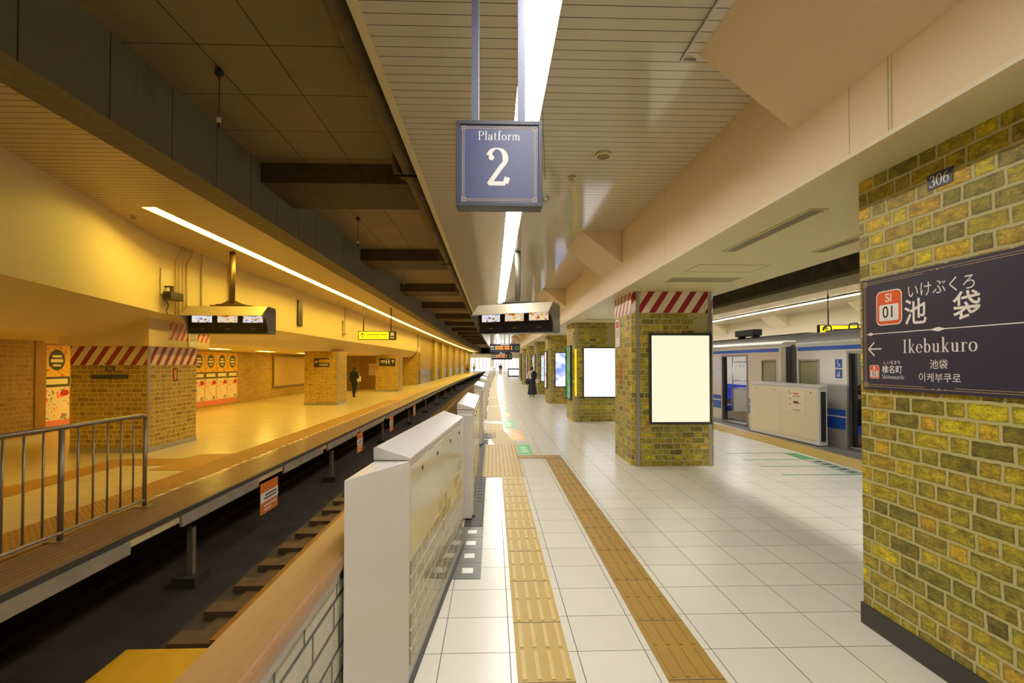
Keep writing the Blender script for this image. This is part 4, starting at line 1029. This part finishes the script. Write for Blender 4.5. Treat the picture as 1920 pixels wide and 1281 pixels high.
r = empty('wall_box', (-6.13, 20.15, 3.2), label='small cream box with a wire on the cream wall', cat='box'); MB().box(0, .12, -.14, .14, -.28, .25).build('body', M['wall_cream'], r, bev=.01); MB().tube([(.05, 0, .25), (.05, 0, .8)], .01, 6).build('wire', M['bronze'], r)

def hang_sign(x0, x1, y, z0, z1, ceil, label, poles):
    r = empty('hanging_direction_sign', ((x0+x1)/2, y, (z0+z1)/2), FACE_CAM, label, 'sign')
    a, b = (x1-x0)/2, (z1-z0)/2
    MB().box(-a, a, -b, b, -.12, 0).build('case', M['dark'], r, bev=.004)
    MB().box(-a+.03, a*.62, -b+.03, b-.03, 0, .006).build('yellow_panel', M['yellow_lit'], r)
    arrow_mb(-a*.78, 0, b*.55, R(90), .0075).build('arrow', M['dark'], r)
    t = MB(); t.box(-a*.55, a*.1, .02, .05, .006, .0075); t.box(-a*.55, a*.1, -.05, -.03, .006, .0075); t.box(a*.2, a*.5, 0.02, .05, .006, .0075); t.build('text_line', M['bronze'], r)
    t = MB(); t.box(a*.72, a*.9, -.02, b*.7, 0, .006); t.box(a*.70, a*.92, -b*.6, -b*.4, 0, .006); t.build('symbol', M['letter'], r)
    for p in poles: MB().tube([(p-(x0+x1)/2, b, -.06), (p-(x0+x1)/2, ceil-(z0+z1)/2, -.06)], .022, 8).build('pole', M['dark'], r)
hang_sign(-5.5, -3.97, 20, 2.67, 3.03, LCH, 'yellow hanging direction sign over the amber platform', (-5.3, -4.18))
hang_sign(10.9, 12.9, 15.87, 2.62, 3.0, LCH, 'yellow hanging direction sign beyond the train', (11.25,))

# ------------------------------------------------------------------ departure boards
def dep_board(x0, x1, y, z0, z1, label, rows=2):
    r = empty('departure_board', ((x0+x1)/2, y, (z0+z1)/2), FACE_CAM, label, 'sign'); a, b = (x1-x0)/2, (z1-z0)/2
    MB().box(-a, a, -b, b, -.2, 0).build('case', M['navy_dark'], r, bev=.005)
    m = MB()
    for i in range(rows):
        for (p, q) in ((-.5, -.1), (-.02, .3), (.4, .48)): m.box(a*p, a*q, b*(.35-.5*i)-.045, b*(.35-.5*i)+.045, 0, .01)
    m.build('orange_text_row', M['led'], r)
    MB().box(-a*.62, -a*.54, -b*.4, b*.5, 0, .01).build('yellow_text', M['led_y'], r)
    g_ = MB(); g_.tube([(a*.80+.10*math.cos(t*math.pi/8), .10*math.sin(t*math.pi/8), .012) for t in range(17)], .018, 6, caps=False); g_.build('green_ring', M['green_lit'], r)
    w_ = MB(); w_.box(-a*.3, a*.3, b*.72, b*.88, 0, .008); w_.box(-a*.95, -a*.7, b*.2, b*.4, 0, .008); w_.box(-a*.95, -a*.7, -b*.3, -b*.15, 0, .008); w_.build('white_text', M['letter'], r)
    for p in (-a*.9, -a*.55, a*.3): MB().tube([(p, b, -.1), (p, PCH-(z0+z1)/2, -.1)], .02, 8).build('pole', M['dark'], r)
dep_board(-.19, 1.65, 29.5, 2.38, 2.90, 'nearer dark departure board with orange rows hanging over the platform')
dep_board(-.1, 2.0, 50, 2.1, 2.75, 'second departure board hanging behind the nearer one')

# ------------------------------------------------------------------ kiosk and far end
r = empty('kiosk_counter', (1.95, 62, 0), label='kiosk counter with a white lit front at the far end', cat='counter')
MB().box(0, 1.5, 0, 1.0, 0, 1.0).build('body', M['dark'], r); MB().box(.12, 1.45, -.02, 0, .18, .92).build('lit_front', M['scr_white'], r); MB().box(-.05, 1.55, -.05, 1.05, 1.0, 1.08).build('worktop', M['dark'], r)
for i, (x0, x1) in enumerate([(-7.2, -4.2), (-4.0, -.5), (0.2, 2.6), (2.8, 6.5)]):
    o = MB().box(x0, x1, YF-.35-i*.001, YF-.3, 0, 2.9).build('lit_shop_front', M['far_white']); tag(o, ['leftmost', 'second', 'third', 'rightmost'][i]+' bright white shop window at the far end of the station', 'window', 'lit windows at the far end')
    k = MB()
    for j in range(5): x = x0+(x1-x0)*j/4; k.box(x-.05, x+.05, YF-.42, YF-.36, .2, 2.9)
    k.build('mullion', M['hood'], o)
tag(MB().box(-4.2, -2.7, 96, 96.3, .3, 2.2).build('dark_pillar_sign', M['navy_dark']), 'dark panel standing at the far end of the left platform', 'panel') if False else None
o = MB().box(2.62, 2.86, 48.0, 48.3, 0, 2.6).build('information_post', M['navy_dark'], dobend=True); tag(o, 'tall narrow navy information post beside the far pillars', 'post')
MB().disc((2.74, 47.99, 2.2), .06, .02, 12, 'y').build('symbol', M['letter'], o, dobend=True)

# ------------------------------------------------------------------ trains
TR = empty('t', (0, 0, 0)); bpy.data.objects.remove(TR)
def car(y0, y1, label, doors, windows, gap_at):
    r = empty('train_car', (7.636, 0, 0), (0, 0, R(3.155)), label, 'train')
    zb, zt = -.85, 2.10
    # side wall cells
    ybr = sorted(set([y0+.12, y1-.12]+[q for d in doors for q in d]+[q for w_ in windows for q in w_]))
    zbr = [zb, .04, .93, 1.80, 1.90, zt]
    m = MB()
    for i in range(len(ybr)-1):
        a, b = ybr[i], ybr[i+1]; mid = (a+b)/2
        isd = any(d[0] <= mid <= d[1] for d in doors); isw = any(w_[0] <= mid <= w_[1] for w_ in windows)
        for j in range(len(zbr)-1):
            c, d_ = zbr[j], zbr[j+1]
            if isd and .04 <= c and d_ <= 1.9: continue
            if isw and .93 <= c and d_ <= 1.8: continue
            m.box(0, .06, a, b, c, d_)
    m.smooth = True
    for (yy, sgn) in ((y0+.12, -1), (y1-.12, 1)):      # rounded corners
        n = 6; pts = [(.12-.12*math.cos(R(90*i/n)), yy+sgn*.12*math.sin(R(90*i/n))) for i in range(n+1)]
        for i in range(n):
            p, q = pts[i], pts[i+1]; P4 = [(p[0], p[1], zb), (q[0], q[1], zb), (q[0], q[1], zt), (p[0], p[1], zt)]
            m.quad(*(P4 if sgn < 0 else P4[::-1]))
    m.build('side_wall', M['train'], r)
    roof = [(0, zt)]+[(.32-.32*math.cos(R(t)), zt+.30*math.sin(R(t))) for t in (15, 30, 45, 60, 75, 90)]+[(1.2, 2.46), (2.5, 2.40), (2.78, zt), (2.72, zt-.02), (.06, zt-.02)]
    m = MB(); m.smooth = True; m.sweep_y(roof[::-1], [y0+.02, y1-.02]); m.build('roof', M['train'], r)
    MB().box(.7, 2.4, y0+.1, y1-.1, 2.38, 2.465).build('roof_deck', M['train_roof'], r)
    MB().box(.1, 2.7, y0+.0, y0+.05, zb, zt).box(.1, 2.7, y1-.05, y1, zb, zt).build('end_wall', M['train_roof'], r)
    MB().box(2.7, 2.78, y0, y1, zb, zt).build('far_wall', M['train_in'], r)
    MB().box(.06, 2.7, y0+.05, y1-.05, -.02, .02).build('floor_plate', M['sleeper'], r)
    lt = MB().box(1.0, 1.15, y0+.3, y1-.3, 2.04, 2.07).box(1.7, 1.85, y0+.3, y1-.3, 2.04, 2.07).build('interior_light', M['lamp_train'], r)
    # blue bands as slightly proud strips between the doors
    m = MB(); w2 = MB()
    m.box(-.004, 0, y0+.12, y1-.12, 1.99, 2.075)
    edges = [y0+.12]+[q for d in sorted(doors) for q in (d[0]-.1, d[1]+.1)]+[y1-.12]
    for i in range(0, len(edges), 2):
        m.box(-.004, 0, edges[i], edges[i+1], .36, .60); m.box(-.004, 0, edges[i], edges[i+1], .63, .76); w2.box(-.004, 0, edges[i], edges[i+1], .60, .63)
    m.build('blue_band', M['train_blue'], r); w2.build('white_line', M['letter'], r)
    for (a, b) in doors:
        f_ = MB(); f_.box(-.012, .05, a-.05, a, -.02, 1.95); f_.box(-.012, .05, b, b+.05, -.02, 1.95); f_.box(-.012, .05, a-.05, b+.05, 1.9, 1.95); f_.box(-.03, .2, a, b, -.02, .035)
        f_.build('door_frame', M['steel'], r)
        g_ = MB(); g_.box(.05, .09, b-.10, b, .04, 1.9); g_.box(.045, .05, b-.05, b-.01, .04, 1.9); g_.build('open_door_edge', M['black'], r)
        # seat end partition, grab rails
        e_ = MB(); e_.box(.25, .72, b-.09, b-.05, .28, .95); e_.build('seat_partition', M['train_in'], r)
        h_ = MB()
        for zz in (.97, 1.2): h_.tube([(.25, b-.1, zz), (.75, b-.1, zz)], .014, 6)
        h_.tube([(.26, b-.1, .3), (.26, b-.1, 2.05)], .016, 6); h_.tube([(.74, b-.1, .3), (.74, b-.1, 1.2)], .014, 6)
        h_.tube([(.5, a-.3, 1.75), (.5, b+.3, 1.75)], .014, 6)
        h_.build('grab_rail', M['steel'], r)
        s_ = MB().box(2.2, 2.7, a-1.2, b+1.4, .35, .45).box(2.55, 2.7, a-1.2, b+1.4, .45, .9).box(.1, .55, b-.04, b+1.5, .3, .45)
        s_.build('seat', M['cloth_blue'], r)
        hs = MB()
        for kx in (.5, 2.2):
            for i in range(7): yy = a+.08+i*.18; hs.tube([(kx, yy, 1.75), (kx, yy, 1.66)], .006, 5); hs.tube([(kx, yy+.035*math.cos(t*math.pi/5), 1.62+.035*math.sin(t*math.pi/5)) for t in range(11)], .007, 5, caps=False)
        hs.build('hand_strap', M['letter'], r)
    for (a, b) in windows:
        f_ = MB(); t_ = .035
        f_.box(-.008, .05, a, a+t_, .93, 1.8); f_.box(-.008, .05, b-t_, b, .93, 1.8); f_.box(-.008, .05, a+t_, b-t_, 1.8-t_, 1.8); f_.box(-.008, .05, a+t_, b-t_, .93, .93+t_)
        w_ = f_.build('window_frame', M['steel'], r); MB().box(.02, .03, a+t_, b-t_, .93+t_, 1.8-t_).build('pane', M['glass_dim'], w_)
    hd = MB()
    ye = gap_at
    for i in range(3):
        s_ = 1 if ye == y0 else -1
        c_ = ye+s_*(.35+i*.75)
        hd.tube([(.55, c_-.12, 2.45), (.55, c_-.12, 2.52), (.55, c_-.08, 2.55), (.55, c_+.08, 2.55), (.55, c_+.12, 2.52), (.55, c_+.12, 2.45)], .018, 6)
    if ye == y1: hd.build('roof_handle', M['train_roof'], r)
    return r
carA = car(11.56, 29.0, 'silver train car with a blue band, seen between the pillars', [(13.05, 14.30), (18.0, 19.3), (23, 24.3)], [(11.80, 12.38), (15.2, 17.2)], 11.56)
carB = car(2.0, 11.12, 'silver train car with priority symbols, nearer the 306 pillar', [(8.2, 9.50), (3.4, 4.7)], [(10.32, 10.98), (5.6, 7.4)], 11.12)
MB().box(.5, .78, 13.55, 14.5, 2.5, 2.68).box(.53, .75, 13.6, 13.7, 2.42, 2.5).box(.53, .75, 14.3, 14.4, 2.42, 2.5).build('roof_unit', M['dark'], carA, bev=.02)
gw = MB().box(.25, 2.5, 11.1, 11.58, -.7, 2.15).build('gangway_bellows', M['train_roof'], carA)
ic = MB()
for i, zc in enumerate((1.70, 1.49)):
    q = MB().box(-.006, -.0005, 9.68, 9.86, zc-.09, zc+.09).build('priority_sticker', M['train_blue'], carB)
    s_ = MB()
    if i == 0: s_.disc((-.007, 9.79, zc+.055), .014, .002, 8, 'x'); s_.tube([(-.007, 9.79, zc+.03), (-.007, 9.78, zc-.01), (-.007, 9.74, zc-.012), (-.007, 9.72, zc-.06)], .008, 5); s_.tube([(-.007, 9.80+.04*math.cos(t*math.pi/6), zc-.03+.04*math.sin(t*math.pi/6)) for t in range(3, 11)], .006, 5)
    else: s_.disc((-.007, 9.75, zc+.04), .014, .002, 8, 'x'); s_.box(-.008, -.006, 9.735, 9.765, zc-.06, zc+.02); s_.box(-.008, -.006, 9.78, 9.81, zc-.06, zc-.01); s_.disc((-.007, 9.795, zc+.01), .012, .002, 8, 'x')
    s_.build('symbol', M['letter'], q)
# brackets on the far cream wall
for i, y in enumerate([16.5, 22.5, 28.5]):
    m = MB(); m.sweep_y([(13.3, LCH-.002), (13.99, LCH-.55), (13.99, LCH-.002)], [y, y+1.3]); tag(m.build('beam_haunch', M['wall_cream']), ['nearest', 'second', 'farthest'][i]+' cream haunch on the wall beyond the train', 'haunch', 'haunches beyond the train')

# ------------------------------------------------------------------ people
def remesh(mb, name, mat, parent, vox=.014, smooth=3):
    o = mb.build(name, mat, parent)
    r_ = o.modifiers.new('r', 'REMESH'); r_.mode = 'VOXEL'; r_.voxel_size = vox; r_.use_smooth_shade = True
    s_ = o.modifiers.new('s', 'SMOOTH'); s_.iterations = smooth; s_.factor = .5
    return o
def capsule(mb, p, q, r0, r1, n=12, sq=(1, 1, 1)):
    p, q = Vector(p), Vector(q); mb.ball(p, r0, n, 8, sq); mb.ball(q, r1, n, 8, sq); mb.tube([p, q], [r0, r1], n)
def hand(mb, c, down=(0, 0, -1), side=1):
    c = Vector(c); d = Vector(down).normalized()
    capsule(mb, c, c+d*.07, .024, .028, 10, (.7, 1, 1))
    for i in range(4):
        a = c+d*.075+Vector((0, (i-1.5)*.018, 0)); l = (.06, .07, .066, .05)[i]; capsule(mb, a, a+d*l*.5, .009, .0085, 6); capsule(mb, a+d*l*.5, a+d*l+Vector((side*-.012, 0, 0)), .0085, .0075, 6)
    t = c+d*.02; capsule(mb, t, t+d*.05+Vector((0, -.045, 0)), .010, .008, 6)
def person(loc, rotz, label, pose, hgt, top, bottom, hair_long, skirt=False, group=None):
    """figure faces -y in its own frame, built for 1.7 m and scaled"""
    r = empty('person', loc, (0, 0, rotz), label, 'person', group); k = hgt/1.7; r.scale = (k, k, k)
    J = dict(pelvis=(0, 0, .92), chest=(0, 0, 1.25), neck=(0, 0, 1.42), head=(0, -.01, 1.57),
             shL=(.17, 0, 1.37), elL=(.22, .02, 1.11), wrL=(.23, -.04, .88), shR=(-.17, 0, 1.37), elR=(-.22, .02, 1.11), wrR=(-.23, -.04, .88),
             hipL=(.09, 0, .90), knL=(.10, -.02, .50), anL=(.10, .02, .09), hipR=(-.09, 0, .90), knR=(-.10, -.02, .50), anR=(-.10, .02, .09))
    J.update(pose); V = {a: Vector(b) for a, b in J.items()}
    m = MB()
    capsule(m, V['neck']-Vector((0, 0, .04)), V['neck']+Vector((0, 0, .06)), .055, .048)
    h = V['head']; m.ball(h, .092, 16, 12, (.84, 1.02, 1.22)); m.ball(h+Vector((0, -.02, -.055)), .062, 12, 8, (.9, 1, .95))
    m.ball(h+Vector((0, -.098, -.015)), .016, 8, 6, (.8, 1.3, 1.5)); m.ball(h+Vector((0, -.085, -.062)), .016, 8, 6, (1.6, .6, .6))
    for s in (-1, 1): m.ball(h+Vector((s*.08, .01, -.01)), .022, 8, 6, (.4, .8, 1.4)); m.ball(h+Vector((s*.03, -.085, .012)), .013, 8, 6, (1.2, .6, .7))
    capsule(m, V['pelvis'], V['chest'], .125, .125, 16, (1, .72, 1))
    for s in 'LR':
        capsule(m, V['chest']+Vector((0, 0, .05)), V['sh'+s], .09, .055); capsule(m, V['sh'+s], V['el'+s], .05, .038); capsule(m, V['el'+s], V['wr'+s], .038, .024)
        hand(m, V['wr'+s], (V['wr'+s]-V['el'+s]), 1 if s == 'L' else -1)
        capsule(m, V['hip'+s], V['kn'+s], .085, .055); capsule(m, V['kn'+s], V['an'+s], .056, .034)
    remesh(m, 'body', M['skin'], r, .009, 2)
    m = MB(); capsule(m, V['pelvis']+Vector((0, 0, .06)), V['chest'], .145, .150, 16, (1, .75, 1))
    for s in 'LR':
        capsule(m, V['chest']+Vector((0, 0, .06)), V['sh'+s], .10, .07); capsule(m, V['sh'+s], V['el'+s], .068, .055); capsule(m, V['el'+s], V['wr'+s], .055, .040)
    remesh(m, 'jacket', M[top], r, .016, 4)
    m = MB()
    if skirt:
        c = (V['anL']+V['anR'])/2; m.tube([V['pelvis']+Vector((0, 0, .12)), V['pelvis'], Vector((c.x, c.y, .55)), Vector((c.x, c.y, .12))], [.14, .17, .21, .27], 18)
    else:
        for s in 'LR': capsule(m, V['hip'+s], V['kn'+s], .10, .075); capsule(m, V['kn'+s], V['an'+s]+Vector((0, 0, .03)), .075, .055)
        capsule(m, V['pelvis'], V['pelvis']+Vector((0, 0, .08)), .14, .135, 14, (1, .75, 1))
    remesh(m, 'skirt' if skirt else 'trousers', M[bottom], r, .016, 3)
    m = MB(); m.ball(h+Vector((0, .02, .02)), .108, 16, 12, (.9, .98, 1.12))
    if hair_long: capsule(m, h+Vector((0, .06, 0)), V['neck']+Vector((0, .09, -.10)), .085, .07, 12, (1.1, .6, 1))
    hb = remesh(m, 'hair', M['hair'], r, .014, 2)
    for s in 'LR':
        m = MB(); a = V['an'+s]; m.ball(Vector((a.x, a.y-.05, a.z-.045)), .05, 12, 8, (.85, 2.3, .85)); remesh(m, 'shoe', M['cloth_black' if bottom != 'cloth_navy' else 'cloth_white'], r, .012, 1)
    return r
person((-6.9, 24.4, 0), R(160), 'person in black walking away on the amber platform with a pale shoulder bag',
       dict(knL=(.10, -.10, .50), anL=(.11, -.12, .09), knR=(-.09, 0, .50), anR=(-.10, .16, .12), elR=(-.27, .04, 1.14), wrR=(-.24, -.08, .96)), 1.56, 'cloth_black', 'cloth_black', True)
bg = MB(); bg.box(-6.73, -6.55, 24.3, 24.42, .80, 1.06)
o = bg.build('shoulder_bag', M['bag_white'], bev=.03); tag(o, 'pale shoulder bag carried by the person in black', 'bag')
MB().tube([(-6.70, 24.36, 1.05), (-6.78, 24.36, 1.30), (-6.73, 24.37, 1.31), (-6.60, 24.36, 1.05)], .008, 6).build('strap', M['bag_white'], o)
person((2.02, 24.9, 0), R(200), 'person in cream blouse and long navy skirt with a black backpack',
       dict(head=(0, -.05, 1.56), elL=(.22, -.08, 1.12), wrL=(.2, -.16, .95), wrR=(-.23, -.1, .92)), 1.56, 'cloth_white', 'cloth_navy', False, True)
bp = MB(); bp.ball((2.10, 24.70, 1.10), .19, 14, 10, (.85, .55, 1.25)); bp.ball((2.12, 24.63, 1.02), .12, 12, 8, (.9, .6, .9))
o = remesh(bp, 'backpack', M['cloth_black'], None, .015, 2); tag(o, 'black backpack on the back of the person in the long skirt', 'backpack')
bp = MB(); bp.ball((1.78, 24.85, .78), .15, 12, 10, (.7, .6, 1.1)); o = remesh(bp, 'handbag', M['cloth_black'], None, .015, 2); tag(o, 'black bag hanging from the left hand of the person in the skirt', 'bag')
MB().tube([(1.78, 24.85, .88), (1.80, 24.86, 1.0), (1.82, 24.86, .88)], .008, 6).build('strap', M['cloth_black'], o)
bp = MB(); bp.ball((2.28, 24.75, .80), .12, 12, 10, (.9, .5, 1.0)); o = remesh(bp, 'plastic_bag', M['bag_white'], None, .015, 2); tag(o, 'white bag at the right side of the person in the skirt', 'bag')
person(place(.55, 72, 0), R(180), 'distant person in dark clothes walking on the platform beyond the departure boards', {}, 1.7, 'cloth_black', 'cloth_tan', False)
person(place(-5.0, 80, 0), R(180), 'distant person in tan top and dark trousers on the amber platform, left one', {}, 1.65, 'cloth_tan', 'cloth_black', True)
person(place(-4.9, 94, 0), R(180), 'distant person in white top on the amber platform, right one', {}, 1.65, 'cloth_white', 'cloth_black', False)
# seated passengers in the train (own frame: facing -y)
sit = dict(pelvis=(0, .05, .50), chest=(0, .08, .82), neck=(0, .06, 1.0), head=(0, .02, 1.14), shL=(.17, .06, .95), elL=(.21, -.04, .72), wrL=(.08, -.22, .66), shR=(-.17, .06, .95), elR=(-.21, -.04, .72), wrR=(-.08, -.22, .66),
           hipL=(.09, .02, .50), knL=(.10, -.40, .50), anL=(.10, -.40, .10), hipR=(-.09, .02, .50), knR=(-.10, -.40, .50), anR=(-.10, -.44, .10))
def in_train(x, y, z=0): a = R(3.155); return (7.636+x*math.cos(a)-y*math.sin(a), x*math.sin(a)+y*math.cos(a), z)
person(in_train(2.35, 14.0, .0), R(-90+3), 'seated passenger in blue top with phone, seen through the left open train door', sit, 1.7, 'cloth_blue', 'cloth_tan', False)
person(in_train(.45, 9.66, .0), R(90+3), 'seated passenger in black at the right open train door', sit, 1.7, 'cloth_black', 'cloth_black', False)
